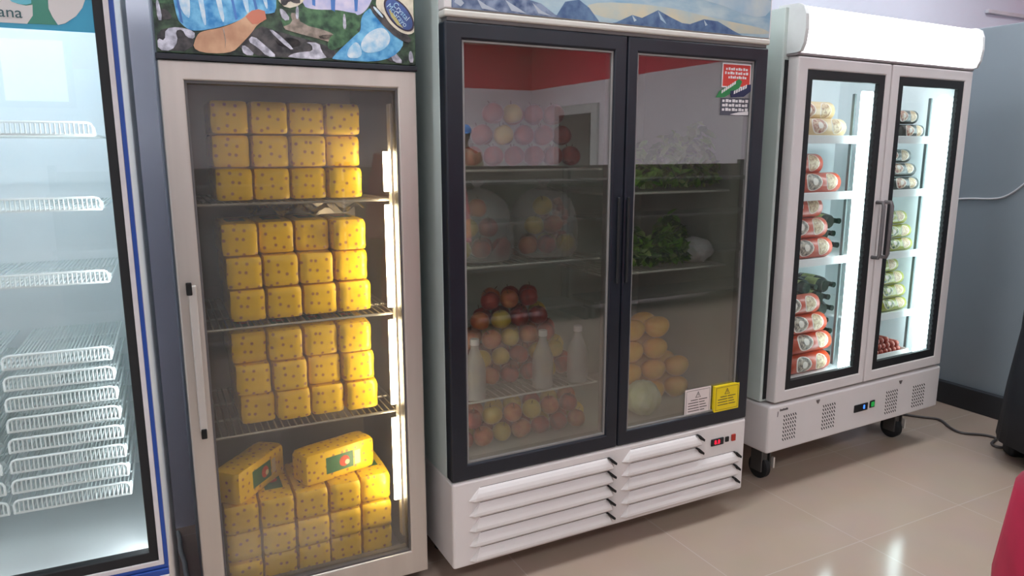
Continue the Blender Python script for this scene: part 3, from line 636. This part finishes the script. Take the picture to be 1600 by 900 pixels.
def place(proto, flag, loc, rot, label, cat, group, scale=None):
    o = proto if flag[0] else copy_tree(proto); flag[0] = False
    o.location = loc; o.rotation_euler = rot
    if scale: o.scale = scale
    return tag(o, label, cat, group)
ORD = ['leftmost', 'second from left', 'third from left', 'rightmost']
ROW = ['bottom', 'middle', 'top']
for sh, z0, pitch_, us, sname in ((0, 1.2792, .0945, .1200, 'top wire shelf'), (1, .9212, .0985, .1230, 'second wire shelf'), (2, .5962, .0975, .1290, 'third wire shelf')):
    for r_ in range(3):
        for c_ in range(4):
            u = us+.053+c_*.1068+random.uniform(-.0008, .0008)+(.006*(2-r_) if sh == 1 else (.007*(2-r_) if sh == 2 else 0))
            dd = .145+.13+random.uniform(-.012, .012)
            if sh == 1 and r_ == 2 and c_ in (1, 2): dd += .015
            zz = z0+pitch_*(r_+.5)
            place(pack0, first, FR2.at(u, dd, zz), (0, 0, FR2.t+random.uniform(-.012, .012)),
                  'yellow dotted pack on the %s, %s row, %s' % (sname, ROW[r_], ORD[c_]), 'packet', 'yellow packs on the '+sname, (.985, 1, pitch_/.0945*.995))
ORD5 = ['leftmost', 'second from left', 'middle of five', 'fourth from left', 'rightmost']
for r_ in range(3):
    for c_ in range(5):
        u = .072+.052+c_*.1062; dd = .11+.13+c_*.006+random.uniform(-.008, .008)
        place(pack0, first, FR2.at(u, dd, .0745+.0965*(r_+.5)), (0, 0, FR2.t+random.uniform(-.012, .012)),
              'yellow dotted pack on the fridge floor, %s row, %s' % (ROW[r_], ORD5[c_]), 'packet', 'yellow packs on the fridge floor', (.985, 1, .0965/.0945*.995))
def lying(u, dd, z, ang, tilt, label):
    o = copy_tree(pack0)
    m = Matrix.Rotation(FR2.t+math.radians(ang-90), 4, 'Z') @ Matrix.Rotation(math.radians(tilt), 4, 'X') @ Matrix.Rotation(PI/2, 4, 'Y')
    o.location = FR2.at(u, dd, z); o.rotation_euler = m.to_euler(); o.scale = (1, 1, 1); tag(o, label, 'packet', 'yellow packs lying on their sides')
lying(.165, .225, .364+.054, 50, 0, 'yellow pack on its side atop the floor stack, left one with larger green label')
lying(.430, .215, .364+.054, 17, 0, 'yellow pack on its side atop the floor stack, right one beside light strip')
fm = MB(); n1, n2 = 26, 16; G = []
for i in range(n1):
    row = []
    for j in range(n2):
        u = .215+.335*i/(n1-1); dd = .15+.25*j/(n2-1)
        z = 1.222+.012+.016*abs(math.sin(9*i/n1+4*j/n2))+.012*math.sin(23*i/n1-6*j/n2)+.010*random.random()
        row.append(fm.bm.verts.new(FR2.at(u, dd, max(1.2225, z))))
    G.append(row)
for i in range(n1-1):
    for j in range(n2-1): fm.bm.faces.new((G[i][j], G[i+1][j], G[i+1][j+1], G[i][j+1]))
tag(fm.build('plastic_film', film, None, True), 'crumpled clear plastic film over the packs on the second wire shelf', 'film')

# ------------------------------------------------------------------ fruit and greens in the black-framed fridge
def apple_mesh(name, mat):
    b_ = MB(); pr = []
    for i in range(15):
        a = PI*i/14; r = math.sin(a)*.036*(1+.10*math.cos(a)); z = -math.cos(a)*.033
        z -= .010*math.exp(-(r/.010)**2) if i > 8 else -.006*math.exp(-(r/.009)**2)
        pr.append((max(0, r) if 0 < i < 14 else 0, z))
    b_.lathe(pr, (0, 0, 0), 'z', 18); o = b_.build(name, mat, None, True)
    MB().tube([(0, 0, .022), (.001, 0, .031), (.005, 0, .040)], .0016, 0, 5).build('stem', M('stem_brown', (84, 60, 36), .7), o)
    return o
ap = {'red': [apple_mesh('apple', M('apple_red', (104, 20, 24), .28, col2=(168, 58, 40), scale=30, stretch=(1, 1, .3))), [True]],
      'yellow': [apple_mesh('apple', M('apple_yellow', (206, 170, 58), .28, col2=(184, 164, 66), scale=30)), [True]],
      'orange': [apple_mesh('apple', M('apple_orange', (172, 78, 42), .28, col2=(196, 122, 66), scale=30)), [True]]}
ADJ = {'red': 'dark red apple', 'yellow': 'pale yellow apple', 'orange': 'orange-red apple'}
def apple(kind, u, dd, z, where, grp):
    p, fl = ap[kind]
    place(p, fl, FR3.at(u, dd, z), (random.uniform(-.5, .5), random.uniform(-.5, .5), random.uniform(0, 6)), '%s %s' % (ADJ[kind], where), 'apple', grp, (random.uniform(.9, 1.0),)*2+(1,))
def pick(py): 
    x = random.random(); return 'yellow' if x < py else ('orange' if x < py+.22 else 'red')
def heap(u0, zb, counts, dfront, where, grp, py=.25, layers=2):
    for L_ in range(layers):
        for r_, n in enumerate(counts):
            for k in range(n):
                off = (counts[0]-n)/2 if n < counts[0] else (r_ % 2)*.5
                u = u0+(k+off+(.5 if L_ else 0))*.0745
                apple(pick(py), u, dfront+L_*.067+(random.uniform(-.010, .004) if L_ == 0 else 0), zb+.040+r_*.0672, where, grp)
heap(.095, .431, (7, 6), .135, 'in the lowest heap behind the left black-framed door', 'apples on the floor of the black-framed fridge', .3)
heap(.095, .606, (7, 6, 5, 4, 3), .226, 'in the heap among white bottles behind the left black-framed door', 'apples among the white bottles', .22)
heap(.150, 1.366, (6, 5, 4), .16, 'heaped on the top shelf behind the left black-framed door', 'apples on the top shelf', .2)
for bi, (cu, where) in enumerate(((.20, 'in the left clear bag on the second shelf'), (.452, 'in the right clear bag on the second shelf'))):
    for r_, ring in enumerate((((-.074, 0), (0, 0), (.074, 0), (-.037, .066), (.037, .066)), ((-.037, .022), (.037, .022)), ((0, .03),))):
        for (a, c_) in ring: apple(pick(.3), cu+a, .20+c_, 1.0625+.040+r_*.066, where, 'apples '+where)
    bg = MB(); pr = [(0, 0), (.085, 0), (.112, .010), (.122, .04), (.122, .10), (.112, .16), (.094, .20), (.060, .226), (.028, .238), (.012, .244), (.010, .250), (.022, .262), (.026, .270)]
    bg.lathe(pr, (0, 0, 0), 'z', 28); o = bg.build('plastic_bag', bagfilm, None, True)
    for v in o.data.vertices: v.co += Vector((random.uniform(-.002, .002), random.uniform(-.002, .002), 0)) if v.co.z > .01 else Vector((0, 0, 0))
    o.location = FR3.at(cu, .225, 1.0570)
    tag(o, 'clear tied plastic bag of apples on the second shelf, %s' % ('left one' if bi == 0 else 'right one'), 'bag', 'bags of apples')
# red net bag under the top shelf, at the right of the left door
nb = MB()
for k in range(70):
    a = random.uniform(0, 2*PI); h_ = random.random(); r_ = .042*math.sin(PI*(.12+.76*h_))+.006
    t = bmesh.new(); bmesh.ops.create_icosphere(t, subdivisions=1, radius=.0135); nb.merge(t, k % 2, Matrix.Translation((r_*math.cos(a), r_*math.sin(a), .014+.17*h_)))
o = nb.build('nut_bag', [M('net_red', (176, 74, 58), .5, noise=.2, scale=50), M('net_pink', (210, 150, 128), .5, noise=.2, scale=50)], None, True)
o.location = FR3.at(.575, .36, 1.0565); tag(o, 'red speckled net bag standing behind the right bag of apples', 'bag')
# white bottles
bp_ = [(0, 0), (.030, 0), (.036, .006), (.037, .09), (.034, .12), (.020, .155), (.0135, .172), (.0135, .188)]
milk = GLASS('milk_plastic', (246, 244, 246), .4, .02, .3, .30)
for (u, dd, lbx) in ((.145, .138, 'leftmost'), (.405, .138, 'middle'), (.548, .138, 'rightmost')):
    bt = MB(); bt.lathe(bp_, (0, 0, 0), 'z', 22)
    o = bt.build('bottle', milk, None, True); o.location = FR3.at(u, dd, .6055)
    MB().lathe([(0, .206), (.0145, .206), (.0155, .203), (.0155, .186), (.0135, .186)], (0, 0, 0), 'z', 16).build('cap', M('cap_white', (220, 216, 216), .4), o, True)
    tag(o, 'white narrow-necked bottle in front of the apples, %s of three' % lbx, 'bottle', 'white bottles among the apples')
# leafy greens
leafm = [M('leaf_dark', (50, 96, 26), .5, noise=.3, scale=20), M('leaf_mid', (98, 150, 40), .5, noise=.25, scale=20), M('leaf_pale', (150, 172, 104), .5, noise=.2, scale=20)]
def greens(u, dd, z, rx, ry, rz, n, label, seed):
    rnd = random.Random(seed); b_ = MB()
    for k in range(n):
        a = rnd.uniform(0, 2*PI); e = rnd.random(); rr = math.sqrt(rnd.random())
        p = Vector((rx*rr*math.cos(a), ry*rr*math.sin(a), .022+rz*e*(1-.75*rr*rr)))
        rot = Euler((rnd.uniform(-1, 1), rnd.uniform(-1, 1), rnd.uniform(0, 6.3))).to_matrix(); s_ = rnd.uniform(.016, .034); W = s_*.55
        pts = [(-s_, 0, 0), (-s_*.3, -W, .2*W), (-s_*.3, W, .2*W), (-s_*.3, 0, -.15*W), (s_*.4, -W*.8, .25*W), (s_*.4, W*.8, .25*W), (s_*.4, 0, -.1*W), (s_*1.1, 0, .15*W)]
        V = []
        for q in pts:
            c_ = p+rot @ Vector(q); c_.z = max(.004, c_.z); c_.x = max(-.0715, min(.0715, c_.x)); V.append(b_.bm.verts.new(c_))
        m_ = rnd.choice((0, 0, 1, 1, 1, 2))
        for f_ in ((0, 1, 3), (0, 3, 2), (1, 4, 6, 3), (3, 6, 5, 2), (4, 7, 6), (6, 7, 5)):
            ff = b_.bm.faces.new([V[i] for i in f_]); ff.material_index = m_
    o = b_.build('leafy_greens', leafm, None, False); o.location = FR3.at(u, dd, z)
    sb = MB()
    for k in range(14):
        x = rnd.uniform(-rx*.7, rx*.7); y = rnd.uniform(-ry*.5, ry*.4); sb.tube([(x, y, .006), (x*.8, y, .03), (x*.6, y+.01, .03+rz*.4)], .0025, 0, 5)
    sb.build('stems', leafm[2], o, True); tag(o, label, 'greens', 'leafy greens behind the right black-framed door')
greens(.835, .20, 1.2785, .085, .09, .15, 260, 'bunch of leafy greens on the upper right shelf, beside the centre post', 1)
greens(.98, .20, 1.2785, .075, .09, .20, 300, 'tall bunch of leafy greens in the middle of the upper right shelf', 2)
greens(1.125, .21, 1.2785, .07, .09, .24, 300, 'tallest bunch of leafy greens at the right of the upper right shelf', 3)
greens(.835, .20, .9915, .09, .09, .12, 280, 'loose pile of leafy greens on the lower right shelf, beside the centre post', 4)
greens(.98, .20, .9915, .075, .09, .13, 280, 'bunch of leafy greens in the middle of the lower right shelf', 5)
greens(1.125, .36, .9915, .07, .08, .17, 280, 'bunch of leafy greens behind the white bag on the lower right shelf', 6)
wb = bmesh.new(); bmesh.ops.create_icosphere(wb, subdivisions=4, radius=1)
for v in wb.verts:
    q = v.co.copy(); n_ = 1+.10*math.sin(7*q.x+3*q.z)*math.sin(6*q.y+2)+.05*math.sin(17*q.x+11*q.y+5*q.z)
    v.co = Vector((q.x*.072*n_, q.y*.06*n_, max(-.045, q.z*.05*n_)+.045))
b_ = MB(); b_.merge(wb, 0); o = b_.build('plastic_bag', M('white_bag', (206, 204, 206), .35, noise=.05, bump=.3, scale=30), None, True); o.location = FR3.at(1.125, .200, .9930)
tag(o, 'crumpled white plastic bag beside the greens on the lower right shelf', 'bag')
# yellow fruit and pale cabbage
mb_ = bmesh.new(); bmesh.ops.create_uvsphere(mb_, u_segments=20, v_segments=14, radius=1)
for v in mb_.verts: v.co = Vector((v.co.x*.056*(1+.08*v.co.z), v.co.y*.04, v.co.z*.042+.004*v.co.x*v.co.x))
b_ = MB(); b_.merge(mb_, 0); mango = b_.build('mango', M('mango_yellow', (226, 150, 34), .4, col2=(238, 186, 60), scale=14), None, True)
MB().tube([(.055, 0, .0), (.061, 0, .003)], .003, 0, 6).build('stem', M('stem_brown', (84, 60, 36), .7), mango)
flag = [True]
for r_, (n, us) in enumerate(((3, .765), (3, .765), (2, .77), (2, .775))):
    for L_ in range(2):
        for k in range(n):
            place(mango, flag, FR3.at(us+.085+k*.119, .235+.088*L_, .4735+r_*.0875), (random.uniform(-.08, .08), random.uniform(-.03, .03), random.uniform(-.05, .05)),
                  'yellow-orange mango-like fruit heaped behind the right black-framed door', 'fruit', 'yellow fruit on the fridge floor')
cb = bmesh.new(); bmesh.ops.create_icosphere(cb, subdivisions=4, radius=1)
for v in cb.verts:
    q = v.co.copy(); a = math.atan2(q.y, q.x); v.co = q*(.066+.003*math.sin(6*a+3*q.z)+.002*math.sin(13*a-5*q.z))
b_ = MB(); b_.merge(cb, 0); o = b_.build('cabbage', M('cabbage_pale', (188, 196, 150), .45, col2=(212, 212, 184), scale=16), None, True); o.location = FR3.at(.835, .122, .501)
MB().lathe([(0, -.07), (.014, -.07), (.018, -.055)], (0, 0, .0), 'z', 10).build('stalk', M('cabbage_stalk', (214, 214, 190), .5), o, True) if False else None
tag(o, 'pale round cabbage in front of the yellow fruit, low behind the right door', 'cabbage')

# ------------------------------------------------------------------ sausage rolls and packs in the lit white fridge
def make_roll(name, length, r, mat, labm, inkm):
    b_ = MB(); h_ = length/2; pr = [(0, -h_-.006), (.006, -h_-.006), (.006, -h_+.006)]
    for i in range(1, 6): a = i/5*PI/2; pr.append((max(.007, r*math.sin(a)), -h_+.006+r*.55*(1-math.cos(a))))
    pr += [(r, 0)]+[(a, -b2) for a, b2 in pr[::-1]]
    b_.lathe(pr, (0, 0, 0), 'x', 24); o = b_.build(name, mat, None, True)
    lb_ = MB()
    for (cx, rw, ra, k, m_) in ((-.05, .050, .95, 1, 0), (-.05, .043, .85, 2, 1), (-.045, .016, .35, 3, 0), (.062, .036, .95, 1, 0), (.062, .031, .86, 2, 2)):
        cx *= length/.29; rw *= length/.29; n = 18; R_ = r+.0005*k; rings = []
        for s_ in (1.0, .66, .33):
            rings.append([lb_.bm.verts.new((cx+rw*s_*math.cos(2*PI*i/n), -R_*math.cos(.25+ra*s_*math.sin(2*PI*i/n)), R_*math.sin(.25+ra*s_*math.sin(2*PI*i/n)))) for i in range(n)])
        c_ = lb_.bm.verts.new((cx, -R_*math.cos(.25), R_*math.sin(.25)))
        for i in range(n):
            for A, B in ((rings[0], rings[1]), (rings[1], rings[2])):
                f_ = lb_.bm.faces.new((A[i], A[(i+1) % n], B[(i+1) % n], B[i])); f_.material_index = m_
            f_ = lb_.bm.faces.new((rings[2][i], rings[2][(i+1) % n], c_)); f_.material_index = m_
    lb_.build('label', [labm, inkm, M('roll_label_gold', (150, 110, 80), .4, col2=(220, 200, 160), scale=70)], o, True)
    return o
lw = M('roll_label_white', (228, 218, 208), .4, noise=.04); lk = M('roll_label_brown', (70, 56, 52), .4, col2=(190, 172, 152), scale=75); lr = M('roll_label_red', (150, 70, 62), .4, col2=(214, 190, 160), scale=75); lg = M('roll_label_green', (40, 70, 50), .4, col2=(190, 190, 120), scale=75)
kinds = {'cream': make_roll('sausage_roll', .29, .040, M('film_cream', (214, 186, 140), .3, noise=.06), lw, lr), 'orange': make_roll('sausage_roll', .29, .044, M('film_orange', (186, 70, 38), .28, noise=.1), lw, lk),
         'dark': make_roll('sausage_roll', .23, .031, M('film_dark', (58, 60, 56), .28, noise=.2), lw, lr), 'green': make_roll('sausage_roll', .23, .031, M('film_yellow_green', (140, 140, 42), .28, noise=.12), lw, lg)}
RF = {k: [True] for k in kinds}; RH = {'cream': .145, 'orange': .145, 'dark': .115, 'green': .115}
def roll(k, uend, dd, z, label, grp, sx=1):
    place(kinds[k], RF[k], FR4.at(uend-RH[k]*sx-.006, dd, z), (random.uniform(-.25, .25), 0, FR4.t+random.uniform(-.012, .012)), label, 'sausage', grp, (sx, 1, 1))
g = 'cream rolls on the top left shelf'
roll('cream', .535, .165, 1.475+.040, 'cream roll with red label on the top left shelf, front lower one', g); roll('cream', .53, .2485, 1.475+.040, 'cream roll with red label on the top left shelf, rear lower one', g)
roll('cream', .505, .205, 1.475+.040+.0725, 'cream roll with red label on the top left shelf, upper one', g)
g = 'orange rolls on the second left shelf'
roll('orange', .525, .165, 1.241+.044, 'orange roll on the second left shelf, front lower one', g); roll('orange', .52, .2565, 1.241+.044, 'orange roll on the second left shelf, rear lower one', g)
roll('orange', .455, .209, 1.241+.044+.0795, 'orange roll on the second left shelf, upper one', g)
g = 'orange rolls on the third left shelf'
for i, (e, p_) in enumerate(((.500, 'lowest'), (.462, 'middle'), (.425, 'topmost'))): roll('orange', e, .162+.004*i, .961+.044+i*.0884, 'orange roll on the third left shelf, %s of the front stack' % p_, g)
g = 'orange rolls on the left floor'
for i, (e, p_) in enumerate(((.545, 'lowest'), (.550, 'second from bottom'), (.510, 'third from bottom'), (.458, 'topmost'))): roll('orange', e, .162+.003*i, .4415+.044+i*.0897, 'orange roll on the left fridge floor, %s of the stack' % p_, g)
for i in range(2): roll('orange', .238, .152+.003*i, .4415+.044+i*.0897, 'orange roll at the left door edge on the fridge floor, %s one' % ('lower', 'upper')[i], g, .60)
bprof = [(0, 0), (.026, 0), (.031, .006), (.031, .11), (.026, .135), (.013, .160), (.011, .185), (.013, .187), (.013, .198), (0, .198)]
btl = MB(); btl.lathe(bprof, (0, 0, 0), 'y', 20); btl = btl.build('bottle', M('dark_glass', (34, 46, 38), .12, noise=.2), None, True)
MB().lathe([(.0315, .03), (.0318, .032), (.0318, .095), (.0315, .097)], (0, 0, 0), 'y', 20).build('label', M('bottle_label', (150, 158, 104), .4, noise=.3, scale=40), btl, True)
MB().lathe([(0, -.0), (.0128, .0), (.0145, -.001), (.0145, .0)], (0, 0, 0), 'y', 14).build('cap', M('bottle_cap', (206, 206, 196), .3, .2), btl, True) if False else None
bf = [True]
def bottles(z0, rows, u0, where, dd=.225):
    for r_, n in enumerate(rows):
        for k in range(n):
            rv = (k+r_) % 2
            place(btl, bf, FR4.at(u0+k*.064+.032*(r_ % 2), dd+(.198 if rv else 0), z0+.0318+r_*.0555), (0, random.uniform(0, 3), FR4.t+(PI if rv else 0)),
                  'dark bottle lying in the pile behind the rolls on the %s' % where, 'bottle', 'dark bottles on the '+where)
bottles(.961, (6, 5, 6), .325, 'third left shelf'); bottles(.4415, (6, 5, 6, 5, 6, 5, 6), .325, 'left fridge floor'); bottles(1.241, (4, 3), .41, 'second left shelf', .315)
for i, (e, p_) in enumerate(((1.075, 'lower'), (1.035, 'upper'))):
    roll('dark', e, .15+.01*i, 1.477+.031+i*.0638, 'small dark roll with red label on the top right shelf, %s one' % p_, 'dark rolls on the top right shelf', .8)
for i, (e, p_) in enumerate(((1.078, 'lowest'), (1.055, 'middle'), (1.015, 'topmost'))):
    roll('dark', e, .15+.006*i, 1.238+.031+i*.0638, 'dark roll with red label on the second right shelf, %s one' % p_, 'dark rolls on the second right shelf')
for i, (e, p_) in enumerate(((1.075, 'lowest'), (1.065, 'middle'), (1.03, 'topmost'))):
    roll('green', e, .15+.006*i, .953+.031+i*.0638, 'yellow-green roll on the third right shelf, %s one' % p_, 'green rolls on the third right shelf')
for i, (e, p_) in enumerate(((1.078, 'lowest'), (1.068, 'second from bottom'), (1.055, 'third from bottom'), (1.01, 'topmost'))):
    roll('green', e, .15+.006*i, .663+.031+i*.0638, 'yellow-green roll on the fourth right shelf, %s one' % p_, 'green rolls on the fourth right shelf')
tr = MB(); tr.box(-.17, .13, -.07, .09, 0, .004, 0, .001)
for a in ((-.17, .13, -.07, -.066), (-.17, .13, .086, .09), (-.17, -.166, -.07, .09), (.126, .13, -.07, .09)): tr.box(a[0], a[1], a[2], a[3], .002, .028, 0, .001)
o = tr.build('meat_tray', M('tray_white', (220, 214, 210), .4), None); o.location = FR4.at(.955, .175, .4415); o.rotation_euler = (0, 0, FR4.t)
tag(o, 'shallow white tray of red sausages on the right fridge floor', 'tray')
sg = MB(); pr = [(0, -.062)]+[(.0165*math.sin(PI/2*i/5), -.062+.014*(1-math.cos(PI/2*i/5))) for i in range(1, 6)]; pr += [(a, -b2) for a, b2 in pr[::-1]]
sg.lathe(pr, (0, 0, 0), 'y', 14); sg = sg.build('sausage', M('sausage_red', (150, 62, 50), .3, noise=.2, scale=40, col2=(188, 104, 84)), None, True); sf = [True]
for r_, n in enumerate((8, 7, 4)):
    for k in range(n):
        place(sg, sf, FR4.at(.80+k*.0345+.0172*r_, .185, .4465+.0196+r_*.0287), (0, 0, FR4.t+random.uniform(-.06, .06)), 'short red sausage heaped on the white tray', 'sausage', 'red sausages on the white tray')

# ------------------------------------------------------------------ cords
def cord(name, pts, r, mat, label):
    cu = bpy.data.curves.new(name, 'CURVE'); cu.dimensions = '3D'; sp = cu.splines.new('NURBS'); sp.points.add(len(pts)-1)
    for p, q in zip(sp.points, pts): p.co = (*q, 1)
    sp.use_endpoint_u = True; sp.order_u = 4; cu.bevel_depth = r; cu.bevel_resolution = 2; cu.resolution_u = 8
    ob = bpy.data.objects.new(name, cu); COL.objects.link(ob); bpy.context.view_layer.update()
    me = bpy.data.meshes.new_from_object(ob.evaluated_get(bpy.context.evaluated_depsgraph_get())); bpy.data.objects.remove(ob); bpy.data.curves.remove(cu)
    o = bpy.data.objects.new(name, me); COL.objects.link(o); me.materials.clear(); me.materials.append(mat)
    for p in me.polygons: p.use_smooth = True
    return tag(o, label, 'cord')
cz = .007
cord('power_cord', [(3.40, 2.66, cz), (3.55, 2.45, cz), (3.65, 2.254, cz), (3.74, 2.207, cz), (3.655, 2.118, cz), (3.611, 2.024, cz), (3.697, 1.979, cz), (3.72, 1.93, cz), (3.714, 1.896, cz), (3.64, 1.89, cz), (3.598, 1.86, cz), (3.615, 1.82, cz), (3.70, 1.80, cz), (3.78, 1.83, cz), (3.85, 1.90, cz)],
     .0065, M('cord_dark', (70, 64, 64), .5), 'dark power cord looping across the floor beside the lit white fridge')
cord('white_cable', [(4.034, 2.46, 1.150), (4.034, 2.40, 1.166), (4.034, 2.247, 1.164), (4.034, 2.17, 1.18), (4.034, 2.1, 1.245), (4.034, 2.0, 1.36)], .005, M('cable_white', (206, 206, 210), .5), 'thin white cable drooping along the grey wall')
cord('grey_cord', [(.028, 2.80, .009), (.034, 2.74, .009), (.026, 2.66, .009), (.040, 2.58, .009), (.036, 2.48, .009), (.046, 2.40, .009), (.04, 2.30, .009)], .008, M('cord_pale', (170, 176, 172), .5), 'pale cord on the floor in the gap between the empty and steel fridges')

# ------------------------------------------------------------------ people at the right edge and in the reflection
skin_m = M('skin_brown', (112, 76, 58), .5, noise=.06, scale=20); hair_m = M('hair_black', (22, 20, 20), .7, noise=.3, scale=60)
def person(loc, face, label, top, bottom, dress=None, cap=None):
    V, E, R = [], [], []
    def v(p, r, parent=None):
        V.append(Vector(p)); R.append(r); i = len(V)-1
        if parent is not None: E.append((parent, i))
        return i
    pel = v((0, 0, .93), .125); wa = v((0, .0, 1.08), .115, pel); ch = v((0, .005, 1.27), .13, wa); ub = v((0, -.005, 1.38), .10, ch); nk = v((0, -.005, 1.46), .052, ub)
    jw = v((0, .012, 1.525), .062, nk); hd = v((0, .012, 1.585), .082, jw); v((0, .002, 1.64), .072, hd)
    v((0, .108, 1.572), .012, v((0, .088, 1.58), .014, hd))                    # nose
    for s_ in (-1, 1):
        v((s_*.088, -.002, 1.585), .014, v((s_*.075, 0, 1.58), .018, hd))          # ear
        sh = v((s_*.165, -.005, 1.385), .058, ub); el = v((s_*.215, -.02, 1.10), .042, sh); wr = v((s_*.225, .04, .865), .027, el)
        pa = v((s_*.226, .055, .80), .032, wr)
        for k, ln in enumerate((.066, .078, .072, .056)):
            y0_ = .083-.019*k; a = v((s_*.227, y0_, .762), .0095, pa); b_ = v((s_*.222, y0_+.006, .762-ln*.55), .0085, a); v((s_*.212, y0_+.012, .762-ln), .0075, b_)
        a = v((s_*.215, .092, .812), .0105, pa); v((s_*.205, .108, .782), .009, a)
        hp_ = v((s_*.088, 0, .87), .095, pel); kn = v((s_*.098, .012, .49), .056, hp_); ca = v((s_*.100, -.008, .32), .054, kn); an = v((s_*.102, -.015, .085), .036, ca)
        v((s_*.108, .125, .032), .026, v((s_*.105, .04, .045), .036, an))
    me = bpy.data.meshes.new('person'); me.from_pydata(V, E, []); o = bpy.data.objects.new('person', me); COL.objects.link(o)
    o.modifiers.new('skin', 'SKIN')
    for i, sv in enumerate(me.skin_vertices[0].data): sv.radius = (R[i], R[i]); sv.use_root = (i == 0)
    ss = o.modifiers.new('sub', 'SUBSURF'); ss.levels = ss.render_levels = 2
    bpy.context.view_layer.update()
    m2 = bpy.data.meshes.new_from_object(o.evaluated_get(bpy.context.evaluated_depsgraph_get())); o.modifiers.clear(); o.data = m2; bpy.data.meshes.remove(me)
    m2.materials.clear(); m2.materials.append(skin_m)
    for p in m2.polygons: p.use_smooth = True
    zmin = min(q.co.z for q in m2.vertices)
    o.location = (loc[0], loc[1], -zmin+.012); o.rotation_euler = (0, 0, face); tag(o, label, 'person')
    hr = bmesh.new(); bmesh.ops.create_uvsphere(hr, u_segments=24, v_segments=16, radius=1)
    for q in hr.verts: q.co = Vector((q.co.x*.096, q.co.y*.102-.018, q.co.z*.10+1.640))
    bmesh.ops.delete(hr, geom=[q for q in hr.verts if q.co.z < 1.555 or (q.co.y > .03 and q.co.z < 1.645)], context='VERTS')
    t = MB(); t.merge(hr, 0); t.build('hair', hair_m, o, True)
    for s_ in (-1, 1):
        t = bmesh.new(); bmesh.ops.create_uvsphere(t, u_segments=10, v_segments=8, radius=.011); q = MB(); q.merge(t, 0, Matrix.Translation((s_*.032, .084, 1.60))); q.build('eye', M('eye_white', (220, 216, 210), .3), o, True)
        q = MB(); n_ = 14
        pr = [((s_*.105), -.045), ((s_*.105), .15)]
        q.box(s_*.105-.046, s_*.105+.046, -.065, .165, zmin-.012, zmin+.055, 0, .022, 3); q.build('shoe', rubber, o, True)
        q = MB(); q.tube([(s_*.15, -.005, 1.392), (s_*.185, -.012, 1.27), (s_*.212, -.02, 1.13), (s_*.216, -.008, 1.05)] if cap is not None or dress is None else [(s_*.15, -.005, 1.392), (s_*.19, -.012, 1.24), (s_*.218, -.02, 1.10), (s_*.226, .02, .95)], [.072, .066, .058, .056], 0, 14); q.build('sleeve', top, o, True)
    m_ = MB(); m_.tube([(-.024, .090, 1.532), (0, .0975, 1.530), (.024, .090, 1.532)], .0055, 0, 6).build('mouth', M('lip', (110, 58, 52), .5), o, True)
    def skirt(name, prof, mat):
        q = MB(); n_ = 36; rings = []
        for z, rx, ry in prof: rings.append([q.bm.verts.new((rx*math.cos(2*PI*i/n_)*(1+.02*math.sin(9*2*PI*i/n_)*(z < .8)), ry*math.sin(2*PI*i/n_)*(1+.02*math.sin(9*2*PI*i/n_)*(z < .8)), z)) for i in range(n_)])
        for A, B in zip(rings, rings[1:]):
            for i in range(n_): q.bm.faces.new((A[i], A[(i+1) % n_], B[(i+1) % n_], B[i]))
        c_ = q.build(name, mat, o, True); sm = c_.modifiers.new('thick', 'SOLIDIFY'); sm.thickness = .006; sm.offset = -1; return c_
    torso = [(1.455, .066, .066), (1.43, .13, .085), (1.385, .180, .112), (1.27, .178, .146), (1.08, .150, .132), (.95, .172, .152)]
    if dress is not None: skirt('dress', torso+[(.90, .190, .196)]+dress, top)
    else:
        skirt('shirt', torso+[(.84, .180, .150)], top)
        for s_ in (-1, 1):
            q = MB(); q.tube([(s_*.085, 0, .93), (s_*.092, .004, .72), (s_*.098, .010, .49), (s_*.101, -.006, .30), (s_*.103, -.012, .085)], [.115, .098, .074, .068, .064], 0, 16); q.build('trouser_leg', bottom, o, True)
    if cap is not None:
        q = MB(); q.lathe([(.108, 1.635), (.110, 1.66), (.100, 1.70), (.07, 1.735), (0, 1.748)], (0, -.012, 0), 'z', 22); q.prism_x([(.06, 1.640), (.17, 1.630), (.185, 1.626), (.17, 1.636), (.06, 1.652)], -.075, .075, 0); q.build('cap', cap, o, True)
    return o
person((1.286, .405), .35, 'person in a crimson dress, cut off at the lower right corner', M('crimson_cloth', (168, 22, 62), .7, noise=.12, scale=12), None, [(.74, .20, .208), (.66, .20, .204), (.50, .205, .200), (.36, .215, .205)])
person((3.63, 1.60), .9, 'person in a long dark dress, barely showing at the right edge', M('dark_cloth', (24, 28, 36), .75, noise=.15, scale=12), None, [(.62, .198, .195), (.35, .228, .222), (.10, .248, .24)])
person((3.6, -4.3), .5, 'person in a khaki shirt and blue cap, seen only mirrored in the left black-framed door', M('khaki_cloth', (150, 142, 118), .75), M('navy_trousers', (44, 48, 66), .75), None, M('blue_cap', (60, 120, 190), .6))
